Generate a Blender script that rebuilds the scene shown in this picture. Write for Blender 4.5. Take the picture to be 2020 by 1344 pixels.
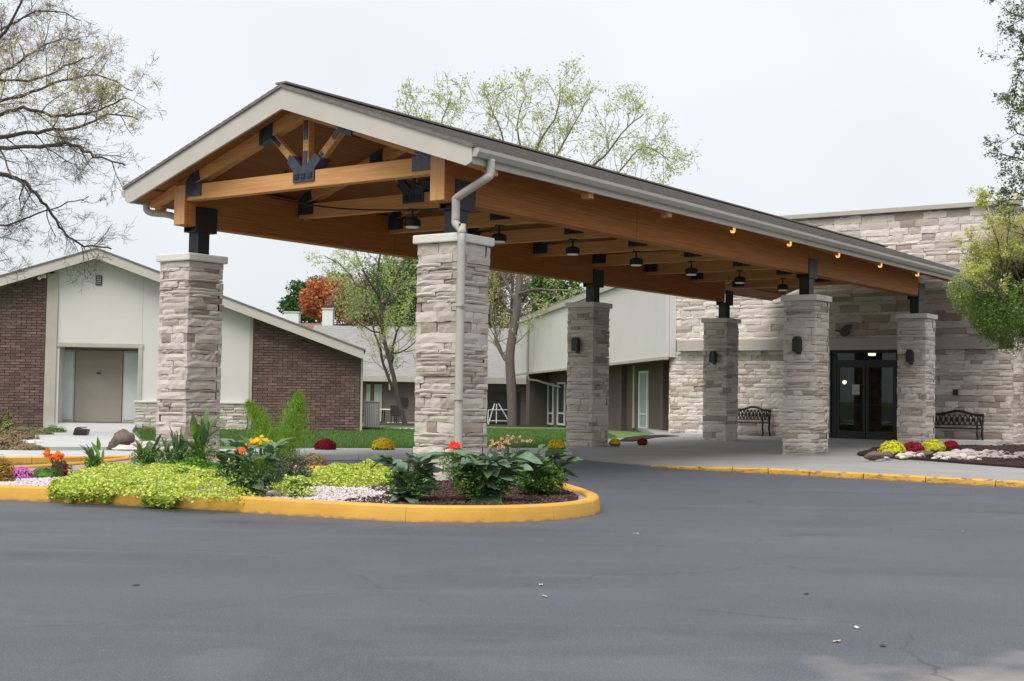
import bpy, bmesh, math, random
import numpy as np
from mathutils import Vector, Matrix, noise
rad = math.radians
scene = bpy.context.scene
for o in list(bpy.data.objects): bpy.data.objects.remove(o)

# ------------------------------------------------------------------ camera, sky, sun, exposure
FPX, PITCH, ROLL, CAMH = 2631.6, rad(2.324), rad(0.909), 1.284
fw = Vector((0, math.cos(PITCH), math.sin(PITCH))); up0 = Vector((0, -math.sin(PITCH), math.cos(PITCH))); r0 = Vector((1, 0, 0))
rt = r0*math.cos(ROLL) + up0*math.sin(ROLL); up = up0*math.cos(ROLL) - r0*math.sin(ROLL)
camd = bpy.data.cameras.new('camera'); cam = bpy.data.objects.new('camera', camd); scene.collection.objects.link(cam)
cam.matrix_world = Matrix(((rt.x, up.x, -fw.x, 0), (rt.y, up.y, -fw.y, 0), (rt.z, up.z, -fw.z, CAMH), (0, 0, 0, 1)))
camd.sensor_width = 36; camd.lens = 36*FPX/2020; camd.clip_end = 6000; camd.clip_start = 0.1
scene.camera = cam

world = bpy.data.worlds.new("World"); scene.world = world; world.use_nodes = True
SUN_EL, SUN_AZ = rad(57), rad(206)          # azimuth clockwise from +Y; the sun is behind the camera, a little to the left
nt = world.node_tree; nt.nodes.clear()
sky = nt.nodes.new('ShaderNodeTexSky'); sky.sky_type = 'NISHITA'; sky.sun_disc = False
sky.sun_elevation = SUN_EL; sky.sun_rotation = SUN_AZ; sky.dust_density = 4
tc = nt.nodes.new('ShaderNodeTexCoord'); sep = nt.nodes.new('ShaderNodeSeparateXYZ')
nt.links.new(tc.outputs['Generated'], sep.inputs[0])
ramp = nt.nodes.new('ShaderNodeValToRGB')
ramp.color_ramp.elements[0].position = 0.0; ramp.color_ramp.elements[0].color = (0.755, 0.79, 0.825, 1)
ramp.color_ramp.elements[1].position = 1.0; ramp.color_ramp.elements[1].color = (1.0, 1.02, 1.05, 1)
e = ramp.color_ramp.elements.new(0.25); e.color = (0.82, 0.85, 0.875, 1)
nt.links.new(sep.outputs[2], ramp.inputs[0])
nz = nt.nodes.new('ShaderNodeTexNoise'); nz.inputs['Scale'].default_value = 1.6; nz.inputs['Detail'].default_value = 3
nt.links.new(tc.outputs['Generated'], nz.inputs[0])
mr = nt.nodes.new('ShaderNodeMapRange'); mr.inputs[1].default_value = .35; mr.inputs[2].default_value = .65
mr.inputs[3].default_value = .90; mr.inputs[4].default_value = 1.07
nt.links.new(nz.outputs[0], mr.inputs[0])
mul = nt.nodes.new('ShaderNodeVectorMath'); mul.operation = 'SCALE'
nt.links.new(ramp.outputs[0], mul.inputs[0]); nt.links.new(mr.outputs[0], mul.inputs['Scale'])
bg1 = nt.nodes.new('ShaderNodeBackground'); bg1.inputs[1].default_value = 0.02
bg2 = nt.nodes.new('ShaderNodeBackground'); bg2.inputs[1].default_value = 0.98
add = nt.nodes.new('ShaderNodeAddShader'); wo = nt.nodes.new('ShaderNodeOutputWorld')
nt.links.new(sky.outputs[0], bg1.inputs[0]); nt.links.new(mul.outputs[0], bg2.inputs[0])
nt.links.new(bg1.outputs[0], add.inputs[0]); nt.links.new(bg2.outputs[0], add.inputs[1]); nt.links.new(add.outputs[0], wo.inputs[0])

sund = bpy.data.lights.new('sun', 'SUN'); sund.energy = 3.1; sund.angle = rad(38); sund.color = (1, .97, .93)
sun = bpy.data.objects.new('sun', sund); scene.collection.objects.link(sun)
sd = Vector((math.sin(SUN_AZ)*math.cos(SUN_EL), math.cos(SUN_AZ)*math.cos(SUN_EL), math.sin(SUN_EL)))
sun.rotation_euler = sd.to_track_quat('Z', 'Y').to_euler()
vs = scene.view_settings; vs.view_transform = 'Standard'; vs.look = 'None'; vs.gamma = 1; vs.exposure = 0.05; vs.use_curve_mapping = False

# ------------------------------------------------------------------ helpers
COL = scene.collection
R = random.Random(7)
def at(px, py, Y):                       # a point of the photograph at depth Y metres
    a, b = px-1010, py-672; c, s = math.cos(ROLL), math.sin(ROLL)
    X = c*a+s*b; Yb = -s*a+c*b
    v = fw + r0*(X/FPX) - up0*(Yb/FPX)
    k = Y/v.y
    return Vector((v.x*k, Y, CAMH+v.z*k))
def gnd(px, py, z=0.0):
    a, b = px-1010, py-672; c, s = math.cos(ROLL), math.sin(ROLL)
    X = c*a+s*b; Yb = -s*a+c*b
    v = fw + r0*(X/FPX) - up0*(Yb/FPX); k = (z-CAMH)/v.z
    return Vector((v.x*k, v.y*k, z))
def tz(y):                               # the lawn falls away towards the far buildings
    return 0.0 if y < 44 else -0.45*min(1, (y-44)/31)
TH = rad(36.164); OX, OY = -0.862, 19.205
U = Vector((math.sin(TH), math.cos(TH), 0)); V = Vector((-math.cos(TH), math.sin(TH), 0)); O = Vector((OX, OY, 0))
CROT = math.pi/2 - TH
W, L1, L2 = 5.675, 12.387, 19.373
def loc(u, v, z=0): return O + U*u + V*v + Vector((0, 0, z))

def new_mesh(name, verts, faces, mat=None, smooth=False):
    me = bpy.data.meshes.new(name); me.from_pydata([tuple(v) for v in verts], [], faces)
    if mat: me.materials.append(mat)
    if smooth: me.polygons.foreach_set('use_smooth', [True]*len(me.polygons))
    me.update(); return me
def np_mesh(name, verts, quads, mat=None):
    me = bpy.data.meshes.new(name); verts = np.asarray(verts, np.float32).reshape(-1, 3); quads = np.asarray(quads, np.int32)
    n, k = quads.shape
    me.vertices.add(len(verts)); me.vertices.foreach_set('co', verts.ravel())
    me.loops.add(n*k); me.loops.foreach_set('vertex_index', quads.ravel())
    me.polygons.add(n); me.polygons.foreach_set('loop_start', np.arange(0, n*k, k, dtype=np.int32))
    me.update(calc_edges=True); me.validate()
    if mat: me.materials.append(mat)
    return me
def link(name, me, parent=None, location=None, rotz=0, label=None, cat=None, group=None, kind=None):
    o = bpy.data.objects.new(name, me); COL.objects.link(o)
    if parent: o.parent = parent
    if location is not None: o.location = location
    if rotz: o.rotation_euler = (0, 0, rotz)
    if label: o['label'] = label
    if cat: o['category'] = cat
    if group: o['group'] = group
    if kind: o['kind'] = kind
    return o
def thing(name, location, rotz, label, cat, group=None): return link(name, None, None, location, rotz, label, cat, group)

class MB:
    def __init__(s): s.v = []; s.f = []
    def box(s, x0, x1, y0, y1, z0, z1, M=None):
        b = len(s.v)
        for x, y, z in ((x0,y0,z0),(x1,y0,z0),(x1,y1,z0),(x0,y1,z0),(x0,y0,z1),(x1,y0,z1),(x1,y1,z1),(x0,y1,z1)):
            p = Vector((x, y, z)); s.v.append(M @ p if M else p)
        s.f += [tuple(b+i for i in q) for q in ((3,2,1,0),(4,5,6,7),(0,1,5,4),(1,2,6,5),(2,3,7,6),(3,0,4,7))]
        return s
    def prism(s, pts, axis, a0, a1):     # pts: 2-D outline; axis: 0 x, 1 y, 2 z is the extrusion axis
        n = len(pts); b = len(s.v)
        for a in (a0, a1):
            for p, q in pts:
                s.v.append(Vector(((a, p, q), (p, a, q), (p, q, a))[axis]))
        s.f.append(tuple(b+i for i in range(n))[::-1]); s.f.append(tuple(b+n+i for i in range(n)))
        for i in range(n):
            j = (i+1) % n; s.f.append((b+i, b+j, b+n+j, b+n+i))
        return s
    def bar(s, a, b_, w, h, upv=Vector((0, 0, 1))):
        a = Vector(a); b_ = Vector(b_); d = (b_-a).normalized(); sx = d.cross(upv).normalized(); uz = sx.cross(d)
        L = (b_-a).length; M = Matrix(((d.x, sx.x, uz.x, a.x), (d.y, sx.y, uz.y, a.y), (d.z, sx.z, uz.z, a.z), (0, 0, 0, 1)))
        return s.box(0, L, -w/2, w/2, -h/2, h/2, M)
    def tube(s, pts, rads, n=6, cap=True):
        pts = [Vector(p) for p in pts]
        if not hasattr(rads, '__len__'): rads = [rads]*len(pts)
        ref = None; b = len(s.v)
        for i, p in enumerate(pts):
            d = (pts[min(i+1, len(pts)-1)]-pts[max(i-1, 0)])
            d = d.normalized() if d.length > 1e-9 else Vector((0, 0, 1))
            if ref is None: ref = Vector((1, 0, 0)) if abs(d.x) < .8 else Vector((0, 1, 0))
            a = (ref-d*ref.dot(d)).normalized(); c = d.cross(a); ref = a
            for k in range(n):
                t = 2*math.pi*k/n; s.v.append(p+(a*math.cos(t)+c*math.sin(t))*rads[i])
        for i in range(len(pts)-1):
            for k in range(n):
                k2 = (k+1) % n; s.f.append((b+i*n+k, b+i*n+k2, b+(i+1)*n+k2, b+(i+1)*n+k))
        if cap:
            s.f.append(tuple(b+k for k in range(n))[::-1]); e_ = b+(len(pts)-1)*n; s.f.append(tuple(e_+k for k in range(n)))
        return s
    def mesh(s, name, mat, smooth=False): return new_mesh(name, s.v, s.f, mat, smooth)
    def build(s, name, mat, parent=None, smooth=False, bevel=0, **k):
        o = link(name, s.mesh(name, mat, smooth), parent, **k)
        if bevel:
            m = o.modifiers.new('b', 'BEVEL'); m.width = bevel; m.segments = 2; m.limit_method = 'ANGLE'
        return o

# ------------------------------------------------------------------ materials
def mat(name, col, rough=.8, var=None, scale=4, bump=0, bscale=60, metal=0, spec=.3, detail=6, rnd=None, island=None, emit=None, stretch=None, bdist=.02):
    """col: base colour; var: list of (colour) mixed by noise; rnd: colours picked per object; island: colours per loose piece"""
    m = bpy.data.materials.new(name); m.use_nodes = True; n = m.node_tree.nodes; l = m.node_tree.links
    b = n['Principled BSDF']; b.inputs['Roughness'].default_value = rough; b.inputs['Metallic'].default_value = metal
    b.inputs['Specular IOR Level'].default_value = spec
    c4 = lambda c: (c[0], c[1], c[2], 1)
    t = n.new('ShaderNodeTexCoord'); vec = t.outputs['Object']
    if stretch:
        mp = n.new('ShaderNodeMapping'); mp.inputs['Scale'].default_value = stretch; l.new(vec, mp.inputs[0]); vec = mp.outputs[0]
    cur = None
    pick = rnd or island
    if pick:
        if rnd: src = n.new('ShaderNodeObjectInfo').outputs['Random']
        else: src = n.new('ShaderNodeNewGeometry').outputs['Random Per Island']
        r = n.new('ShaderNodeValToRGB'); l.new(src, r.inputs[0]); el = r.color_ramp.elements
        el[0].position = 0; el[0].color = c4(pick[0]); el[1].position = 1; el[1].color = c4(pick[-1])
        for i in range(1, len(pick)-1):
            x = el.new(i/(len(pick)-1)); x.color = c4(pick[i])
        cur = r.outputs[0]
    if var:
        z = n.new('ShaderNodeTexNoise'); z.inputs['Scale'].default_value = scale; z.inputs['Detail'].default_value = detail; z.inputs['Roughness'].default_value = .62
        if rnd:
            ad = n.new('ShaderNodeVectorMath'); ad.operation = 'ADD'; oi = n.new('ShaderNodeObjectInfo'); l.new(vec, ad.inputs[0]); l.new(oi.outputs['Location'], ad.inputs[1]); l.new(ad.outputs[0], z.inputs[0])
        else: l.new(vec, z.inputs[0])
        mr_ = n.new('ShaderNodeMapRange'); mr_.inputs[1].default_value = .34; mr_.inputs[2].default_value = .68; l.new(z.outputs[0], mr_.inputs[0])
        mx = n.new('ShaderNodeMix'); mx.data_type = 'RGBA'; l.new(mr_.outputs[0], mx.inputs[0])
        if cur: 
            mx.blend_type = 'MULTIPLY'; l.new(cur, mx.inputs[6]); mx.inputs[7].default_value = c4(var)
        else: mx.inputs[6].default_value = c4(col); mx.inputs[7].default_value = c4(var)
        cur = mx.outputs[2]
    if cur: l.new(cur, b.inputs['Base Color'])
    else: b.inputs['Base Color'].default_value = c4(col)
    if bump:
        z = n.new('ShaderNodeTexNoise'); z.inputs['Scale'].default_value = bscale; z.inputs['Detail'].default_value = 8; z.inputs['Roughness'].default_value = .65; l.new(vec, z.inputs[0])
        bp = n.new('ShaderNodeBump'); bp.inputs['Strength'].default_value = bump; bp.inputs['Distance'].default_value = bdist; l.new(z.outputs[0], bp.inputs['Height']); l.new(bp.outputs[0], b.inputs['Normal'])
    if emit:
        b.inputs['Emission Color'].default_value = c4(emit[0]); b.inputs['Emission Strength'].default_value = emit[1]
    return m
def leafmat(name, cols, rough=.55, trans=.25):
    m = mat(name, cols[0], rough, island=cols, spec=.25)
    n = m.node_tree.nodes; l = m.node_tree.links; b = n['Principled BSDF']; out = n['Material Output']
    tr = n.new('ShaderNodeBsdfTranslucent'); mx = n.new('ShaderNodeMixShader'); mx.inputs[0].default_value = trans
    src = b.inputs['Base Color'].links[0].from_socket; l.new(src, tr.inputs[0])
    l.new(b.outputs[0], mx.inputs[1]); l.new(tr.outputs[0], mx.inputs[2]); l.new(mx.outputs[0], out.inputs[0])
    return m

M = {}
M['stone'] = mat('stone', (.5,.46,.42), .9, rnd=[(0.765, 0.7, 0.637), (0.785, 0.724, 0.66), (0.45, 0.365, 0.31), (0.824, 0.771, 0.719), (0.755, 0.695, 0.633), (0.824, 0.771, 0.719), (0.647, 0.572, 0.513), (0.785, 0.729, 0.678), (0.414, 0.351, 0.304), (0.765, 0.714, 0.66)], var=(.80,.755,.72), scale=8, bump=.8, bscale=22, spec=.15, bdist=.03, stretch=(1, 1, 2.5))
M['stone_s'] = mat('stone_stuff', (.5,.46,.42), .9, island=[(0.765, 0.7, 0.637), (0.785, 0.724, 0.66), (0.45, 0.365, 0.31), (0.824, 0.771, 0.719), (0.755, 0.695, 0.633), (0.824, 0.771, 0.719), (0.647, 0.572, 0.513), (0.414, 0.351, 0.304), (0.765, 0.714, 0.66)], var=(.80,.755,.72), scale=8, bump=.8, bscale=22, spec=.15, bdist=.03, stretch=(1, 1, 2.5))
M['mortar'] = mat('mortar', (.13,.105,.09), .95, var=(.06,.048,.04), scale=8, bump=.5)
M['cap'] = mat('limestone_cap', (.68,.66,.62), .85, var=(.55,.53,.49), scale=3, bump=.25, bscale=40)
M['fascia'] = mat('beige_fascia', (.50,.462,.415), .6, var=(.455,.42,.375), scale=1.5)
M['gutter'] = mat('gutter_metal', (.42,.39,.36), .45, var=(.37,.345,.32), scale=2, spec=.4)
M['spout'] = mat('downspout_metal', (.44,.41,.37), .45, var=(.38,.355,.32), scale=3, spec=.4)
M['shingle'] = mat('shingle', (.215,.19,.175), .95, var=(.14,.122,.115), scale=9, bump=.6, bscale=50)
M['blacksteel'] = mat('black_steel', (.009,.0095,.011), .5, var=(.016,.017,.02), scale=5, spec=.5)
M['plate'] = mat('gusset_steel', (.018,.02,.03), .35, var=(.05,.06,.09), scale=7, spec=.55)
M['asphalt'] = None
def wood(name, a, b2, stretch, sc=3):
    m = mat(name, a, .62, var=b2, scale=sc, bump=.12, bscale=30, spec=.25, stretch=stretch)
    return m
M['wood_u'] = wood('cedar_beam', (.46,.185,.05), (.31,.11,.028), (.35, 4, 9))
_m = M['wood_u']; _n = _m.node_tree.nodes; _l = _m.node_tree.links; _b = _n['Principled BSDF']; _src = _b.inputs['Base Color'].links[0].from_socket
_t = _n.new('ShaderNodeTexCoord'); _s = _n.new('ShaderNodeSeparateXYZ'); _l.new(_t.outputs['Object'], _s.inputs[0])
_p = _n.new('ShaderNodeMath'); _p.operation = 'PINGPONG'; _p.inputs[1].default_value = .024; _l.new(_s.outputs[2], _p.inputs[0])
_r = _n.new('ShaderNodeMapRange'); _r.inputs[1].default_value = .0025; _r.inputs[2].default_value = .0005; _l.new(_p.outputs[0], _r.inputs[0])
_x = _n.new('ShaderNodeMix'); _x.data_type = 'RGBA'; _x.inputs[7].default_value = (.16, .06, .018, 1); _q = _n.new('ShaderNodeMath'); _q.operation = 'MULTIPLY'; _q.inputs[1].default_value = .55
_l.new(_r.outputs[0], _q.inputs[0]); _l.new(_q.outputs[0], _x.inputs[0]); _l.new(_src, _x.inputs[6]); _l.new(_x.outputs[2], _b.inputs['Base Color'])
M['wood_v'] = wood('fir_truss', (.66,.35,.145), (.50,.235,.085), (4, .35, 9))
M['deck'] = wood('cedar_decking', (.29,.115,.034), (.20,.075,.021), (.35, 9, 9))
M['wood_end'] = wood('beam_end_grain', (.68,.37,.17), (.56,.28,.12), (5, 5, .6))
M['panel'] = mat('white_siding', (.60,.58,.555), .7, var=(.565,.545,.52), scale=.5)
M['trim'] = mat('beige_trim', (.44,.405,.35), .7, var=(.38,.35,.30), scale=2)
M['door_b'] = mat('taupe_door', (.265,.235,.20), .6, var=(.24,.21,.18), scale=1.2)
M['sidelight'] = mat('pale_sidelight', (.50,.55,.54), .35, var=(.40,.47,.47), scale=2, spec=.6)
M['brick'] = mat('brick', (.16,.07,.055), .9, rnd=[(.155,.10,.09),(.20,.132,.118),(.13,.086,.08),(.18,.118,.105),(.24,.16,.14),(.11,.075,.07)], var=(.7,.66,.64), scale=9, bump=.4, bscale=40)
M['brick_s'] = mat('brick_stuff', (.16,.07,.055), .9, island=[(.155,.10,.09),(.20,.132,.118),(.13,.086,.08),(.18,.118,.105),(.24,.16,.14),(.11,.075,.07)], var=(.7,.66,.64), scale=9, bump=.4, bscale=40)
M['brick_mortar'] = mat('brick_mortar', (.16,.125,.11), .95, var=(.27,.23,.205), scale=3)
M['concrete'] = mat('concrete', (.33,.325,.315), .85, var=(.26,.258,.25), scale=.7, bump=.15, bscale=90)
M['concrete_l'] = mat('pale_concrete', (.50,.50,.49), .85, var=(.44,.435,.43), scale=1.2, bump=.1, bscale=70)
M['lawn'] = mat('lawn', (.085,.155,.045), .95, var=(.13,.19,.06), scale=.9, bump=.6, bscale=30)
M['blade'] = leafmat('grass_blade', [(.07,.16,.035),(.12,.21,.05),(.09,.19,.04),(.17,.24,.08)])
M['gravel'] = mat('gravel_bed', (.26,.22,.21), .95, var=(.46,.40,.39), scale=30, bump=.9, bscale=45)
M['pebble'] = mat('pebble', (.6,.5,.5), .85, island=[(.62,.54,.53),(.50,.42,.41),(.66,.60,.60),(.40,.34,.33),(.58,.47,.45),(.7,.66,.65)], spec=.2)
M['mulch'] = mat('mulch', (.045,.026,.022), .95, var=(.022,.013,.011), scale=14, bump=1, bscale=40)
M['chip'] = mat('mulch_chip', (.05,.03,.02), .9, island=[(.05,.028,.022),(.09,.05,.035),(.025,.014,.012),(.065,.035,.03),(.15,.09,.06)])
M['rock'] = mat('pale_rock', (.6,.5,.48), .9, rnd=[(.72,.66,.63),(.66,.57,.53),(.80,.77,.75),(.55,.46,.42),(.74,.68,.65)], var=(.85,.79,.76), scale=3, bump=.6, bscale=12)
M['boulder'] = mat('brown_boulder', (.20,.15,.13), .95, var=(.11,.08,.07), scale=4, bump=.8, bscale=10)
M['far_roof'] = mat('grey_shingle_roof', (.29,.285,.275), .95, var=(.20,.195,.19), scale=1.6, bump=.4, bscale=14, stretch=(1, 3, 3))
M['red_roof'] = mat('red_brown_roof', (.28,.15,.125), .95, var=(.21,.11,.095), scale=1)
M['brownwall'] = mat('taupe_wall', (.135,.105,.095), .85, var=(.115,.09,.08), scale=1)
M['white'] = mat('white_paint', (.72,.73,.72), .5, var=(.66,.67,.66), scale=3)
M['glass_far'] = mat('window_glass', (.03,.045,.05), .06, spec=.8)
M['curtain'] = mat('pale_curtain', (.36,.44,.43), .8, var=(.26,.32,.31), scale=2, stretch=(6, 6, .3))
M['lantern'] = mat('lantern_black', (.014,.015,.018), .45, spec=.5)
M['lens'] = mat('pendant_lens', (.75,.75,.72), .4, emit=((1, .98, .93), .08))
M['iron'] = mat('bench_iron', (.022,.019,.018), .55, spec=.4)
M['slat'] = mat('bench_slat', (.05,.032,.025), .6, var=(.032,.02,.016), scale=6, stretch=(1, 6, 6))
M['bark'] = mat('bark', (.10,.08,.07), .95, var=(.055,.045,.04), scale=6, bump=.8, bscale=14, stretch=(3, 3, .6))
M['bark_grey'] = mat('grey_bark', (.17,.14,.125), .95, var=(.11,.09,.08), scale=5, bump=.8, bscale=10, stretch=(3, 3, .5))
M['twig'] = mat('dark_twig', (.06,.05,.048), .9)
M['twig_l'] = mat('tan_twig', (.30,.27,.18), .9)
M['twig_n'] = mat('grey_twig', (.13,.11,.10), .9)

def yellow_mat():
    m = mat('yellow_kerb_paint', (.66,.375,.065), .6, var=(.56,.30,.05), scale=1.6, bump=.12, bscale=50, spec=.35)
    n = m.node_tree.nodes; l = m.node_tree.links; b = n['Principled BSDF']; src = b.inputs['Base Color'].links[0].from_socket
    t = n.new('ShaderNodeTexCoord'); z = n.new('ShaderNodeTexNoise'); z.inputs['Scale'].default_value = 5.5; z.inputs['Detail'].default_value = 9; z.inputs['Roughness'].default_value = .7
    mp = n.new('ShaderNodeMapping'); mp.inputs['Scale'].default_value = (1, 1, 4); l.new(t.outputs['Object'], mp.inputs[0]); l.new(mp.outputs[0], z.inputs[0])
    mr_ = n.new('ShaderNodeMapRange'); mr_.inputs[1].default_value = .635; mr_.inputs[2].default_value = .70; l.new(z.outputs[0], mr_.inputs[0])
    sp_ = n.new('ShaderNodeSeparateXYZ'); l.new(t.outputs['Object'], sp_.inputs[0])
    z2 = n.new('ShaderNodeTexNoise'); z2.inputs['Scale'].default_value = 9; z2.inputs['Detail'].default_value = 8; l.new(t.outputs['Object'], z2.inputs[0])
    m1 = n.new('ShaderNodeMath'); m1.operation = 'MULTIPLY_ADD'; m1.inputs[1].default_value = -.09; l.new(z2.outputs[0], m1.inputs[0]); l.new(sp_.outputs[2], m1.inputs[2])
    m2 = n.new('ShaderNodeMapRange'); m2.inputs[1].default_value = -.018; m2.inputs[2].default_value = -.042; l.new(m1.outputs[0], m2.inputs[0])
    m3 = n.new('ShaderNodeMath'); m3.operation = 'MULTIPLY'; m3.inputs[1].default_value = .75; l.new(m2.outputs[0], m3.inputs[0])
    m4 = n.new('ShaderNodeMath'); m4.operation = 'MAXIMUM'; l.new(m3.outputs[0], m4.inputs[0]); l.new(mr_.outputs[0], m4.inputs[1])
    mx = n.new('ShaderNodeMix'); mx.data_type = 'RGBA'; mx.inputs[7].default_value = (.20, .14, .09, 1); l.new(m4.outputs[0], mx.inputs[0]); l.new(src, mx.inputs[6]); l.new(mx.outputs[2], b.inputs['Base Color'])
    return m
M['yellow'] = yellow_mat()
def yellow_worn():
    m = yellow_mat(); m.name = 'worn_yellow_paint'
    for x in m.node_tree.nodes:
        if x.type == 'MAP_RANGE' and abs(x.inputs[1].default_value-.635) < 1e-3: x.inputs[1].default_value = .53; x.inputs[2].default_value = .60
    return m
M['yellow_w'] = yellow_worn()

def asphalt_mat():
    m = bpy.data.materials.new('asphalt'); m.use_nodes = True; n = m.node_tree.nodes; l = m.node_tree.links; b = n['Principled BSDF']
    b.inputs['Roughness'].default_value = .62; b.inputs['Specular IOR Level'].default_value = .3
    t = n.new('ShaderNodeTexCoord')
    def noise_(scale, detail, st=(1, 1, 1), lo=.35, hi=.65, dist=0, off=(0, 0, 0)):
        mp = n.new('ShaderNodeMapping'); mp.inputs['Scale'].default_value = st; mp.inputs['Location'].default_value = off; l.new(t.outputs['Object'], mp.inputs[0])
        z = n.new('ShaderNodeTexNoise'); z.inputs['Scale'].default_value = scale; z.inputs['Detail'].default_value = detail; z.inputs['Distortion'].default_value = dist; z.inputs['Roughness'].default_value = .6
        l.new(mp.outputs[0], z.inputs[0]); r = n.new('ShaderNodeMapRange'); r.inputs[1].default_value = lo; r.inputs[2].default_value = hi; l.new(z.outputs[0], r.inputs[0]); return r.outputs[0]
    def mix(f, a, c, k=1.0):
        if k != 1.0:
            q = n.new('ShaderNodeMath'); q.operation = 'MULTIPLY'; q.inputs[1].default_value = k; l.new(f, q.inputs[0]); f = q.outputs[0]
        x = n.new('ShaderNodeMix'); x.data_type = 'RGBA'; l.new(f, x.inputs[0])
        if isinstance(a, tuple): x.inputs[6].default_value = a
        else: l.new(a, x.inputs[6])
        x.inputs[7].default_value = c; return x.outputs[2]
    c = mix(noise_(.35, 5, (1, 1.3, 1)), (.070, .077, .094, 1), (.094, .101, .120, 1))
    c = mix(noise_(1.1, 6, (.35, 1.6, 1), .52, .72, 1.2), c, (.145, .152, .168, 1), .4)
    c = mix(noise_(70, 3, (1, 1, 1), .3, .7), c, (.045, .048, .06, 1), .5)
    c = mix(noise_(110, 2, (1, 1, 1), .56, .68), c, (.26, .26, .26, 1), .6)
    # worn beige patches close to the kerb of the car park entrance
    for (cx, cy, rx, ry, k) in ((3.3, 6.0, 1.7, .95, .85), (-1.35, 6.3, .22, .45, .12), (.4, 6.35, .8, .3, .10)):
        mp = n.new('ShaderNodeMapping'); mp.vector_type = 'POINT'; mp.inputs['Location'].default_value = (-cx/rx, -cy/ry, 0); mp.inputs['Scale'].default_value = (1/rx, 1/ry, 0)
        l.new(t.outputs['Object'], mp.inputs[0]); ln = n.new('ShaderNodeVectorMath'); ln.operation = 'LENGTH'; l.new(mp.outputs[0], ln.inputs[0])
        z = n.new('ShaderNodeTexNoise'); z.inputs['Scale'].default_value = 2.2; z.inputs['Detail'].default_value = 8; l.new(t.outputs['Object'], z.inputs[0])
        s_ = n.new('ShaderNodeMath'); s_.operation = 'MULTIPLY_ADD'; s_.inputs[1].default_value = 1.6; l.new(z.outputs[0], s_.inputs[0]); l.new(ln.outputs['Value'], s_.inputs[2])
        r = n.new('ShaderNodeMapRange'); r.inputs[1].default_value = 1.9; r.inputs[2].default_value = 1.35; l.new(s_.outputs[0], r.inputs[0])
        c = mix(r.outputs[0], c, (.26, .235, .21, 1), k)
    # fine dark cracks, only here and there
    z = n.new('ShaderNodeTexNoise'); z.inputs['Scale'].default_value = .8; z.inputs['Detail'].default_value = 6; l.new(t.outputs['Object'], z.inputs[0])
    ad = n.new('ShaderNodeMix'); ad.data_type = 'RGBA'; ad.blend_type = 'ADD'; ad.inputs[0].default_value = 1; l.new(t.outputs['Object'], ad.inputs[6]); l.new(z.outputs[1], ad.inputs[7])
    vo = n.new('ShaderNodeTexVoronoi'); vo.feature = 'DISTANCE_TO_EDGE'; vo.inputs['Scale'].default_value = .33; l.new(ad.outputs[2], vo.inputs[0])
    r = n.new('ShaderNodeMapRange'); r.inputs[1].default_value = .0045; r.inputs[2].default_value = .0015; l.new(vo.outputs[0], r.inputs[0])
    q = n.new('ShaderNodeMath'); q.operation = 'MULTIPLY'; l.new(r.outputs[0], q.inputs[0]); l.new(noise_(.5, 2, lo=.46, hi=.56, off=(3, 8, 0)), q.inputs[1])
    c = mix(q.outputs[0], c, (.032, .034, .042, 1), .5)
    # faint curved tyre scuffs and thin sealed lines
    wv = n.new('ShaderNodeTexWave'); wv.wave_type = 'RINGS'; wv.inputs['Scale'].default_value = .11; wv.inputs['Distortion'].default_value = 3.5; wv.inputs['Detail'].default_value = 2; wv.inputs['Detail Scale'].default_value = .5
    l.new(t.outputs['Object'], wv.inputs[0]); r = n.new('ShaderNodeMapRange'); r.inputs[1].default_value = .93; r.inputs[2].default_value = 1.0; l.new(wv.outputs['Fac'], r.inputs[0])
    q = n.new('ShaderNodeMath'); q.operation = 'MULTIPLY'; l.new(r.outputs[0], q.inputs[0]); l.new(noise_(.9, 4, lo=.45, hi=.7, off=(1, 2, 0)), q.inputs[1])
    c = mix(q.outputs[0], c, (.04, .043, .052, 1), .5)
    c = mix(noise_(14, 5, (1, 1, 1), .60, .74, 0, (5, 1, 0)), c, (.14, .145, .158, 1), .55)
    c = mix(noise_(2.2, 6, (1, 1, 1), .62, .74, .5, (9, 4, 0)), c, (.045, .05, .06, 1), .45)
    l.new(c, b.inputs['Base Color'])
    z = n.new('ShaderNodeTexNoise'); z.inputs['Scale'].default_value = 140; z.inputs['Detail'].default_value = 4; l.new(t.outputs['Object'], z.inputs[0])
    bp = n.new('ShaderNodeBump'); bp.inputs['Strength'].default_value = .35; bp.inputs['Distance'].default_value = .006; l.new(z.outputs[0], bp.inputs['Height']); l.new(bp.outputs[0], b.inputs['Normal'])
    return m
M['asphalt'] = asphalt_mat()
def glass_mat():
    m = bpy.data.materials.new('door_glass'); m.use_nodes = True; n = m.node_tree.nodes; l = m.node_tree.links
    n.remove(n['Principled BSDF']); out = n['Material Output']
    g = n.new('ShaderNodeBsdfGlossy'); g.inputs['Roughness'].default_value = .02; g.inputs['Color'].default_value = (1, 1, 1, 1)
    t = n.new('ShaderNodeBsdfTransparent'); t.inputs['Color'].default_value = (.42, .43, .42, 1)
    mx = n.new('ShaderNodeMixShader'); mx.inputs[0].default_value = .035; l.new(t.outputs[0], mx.inputs[1]); l.new(g.outputs[0], mx.inputs[2]); l.new(mx.outputs[0], out.inputs[0]); return m
M['glass'] = glass_mat()

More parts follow.
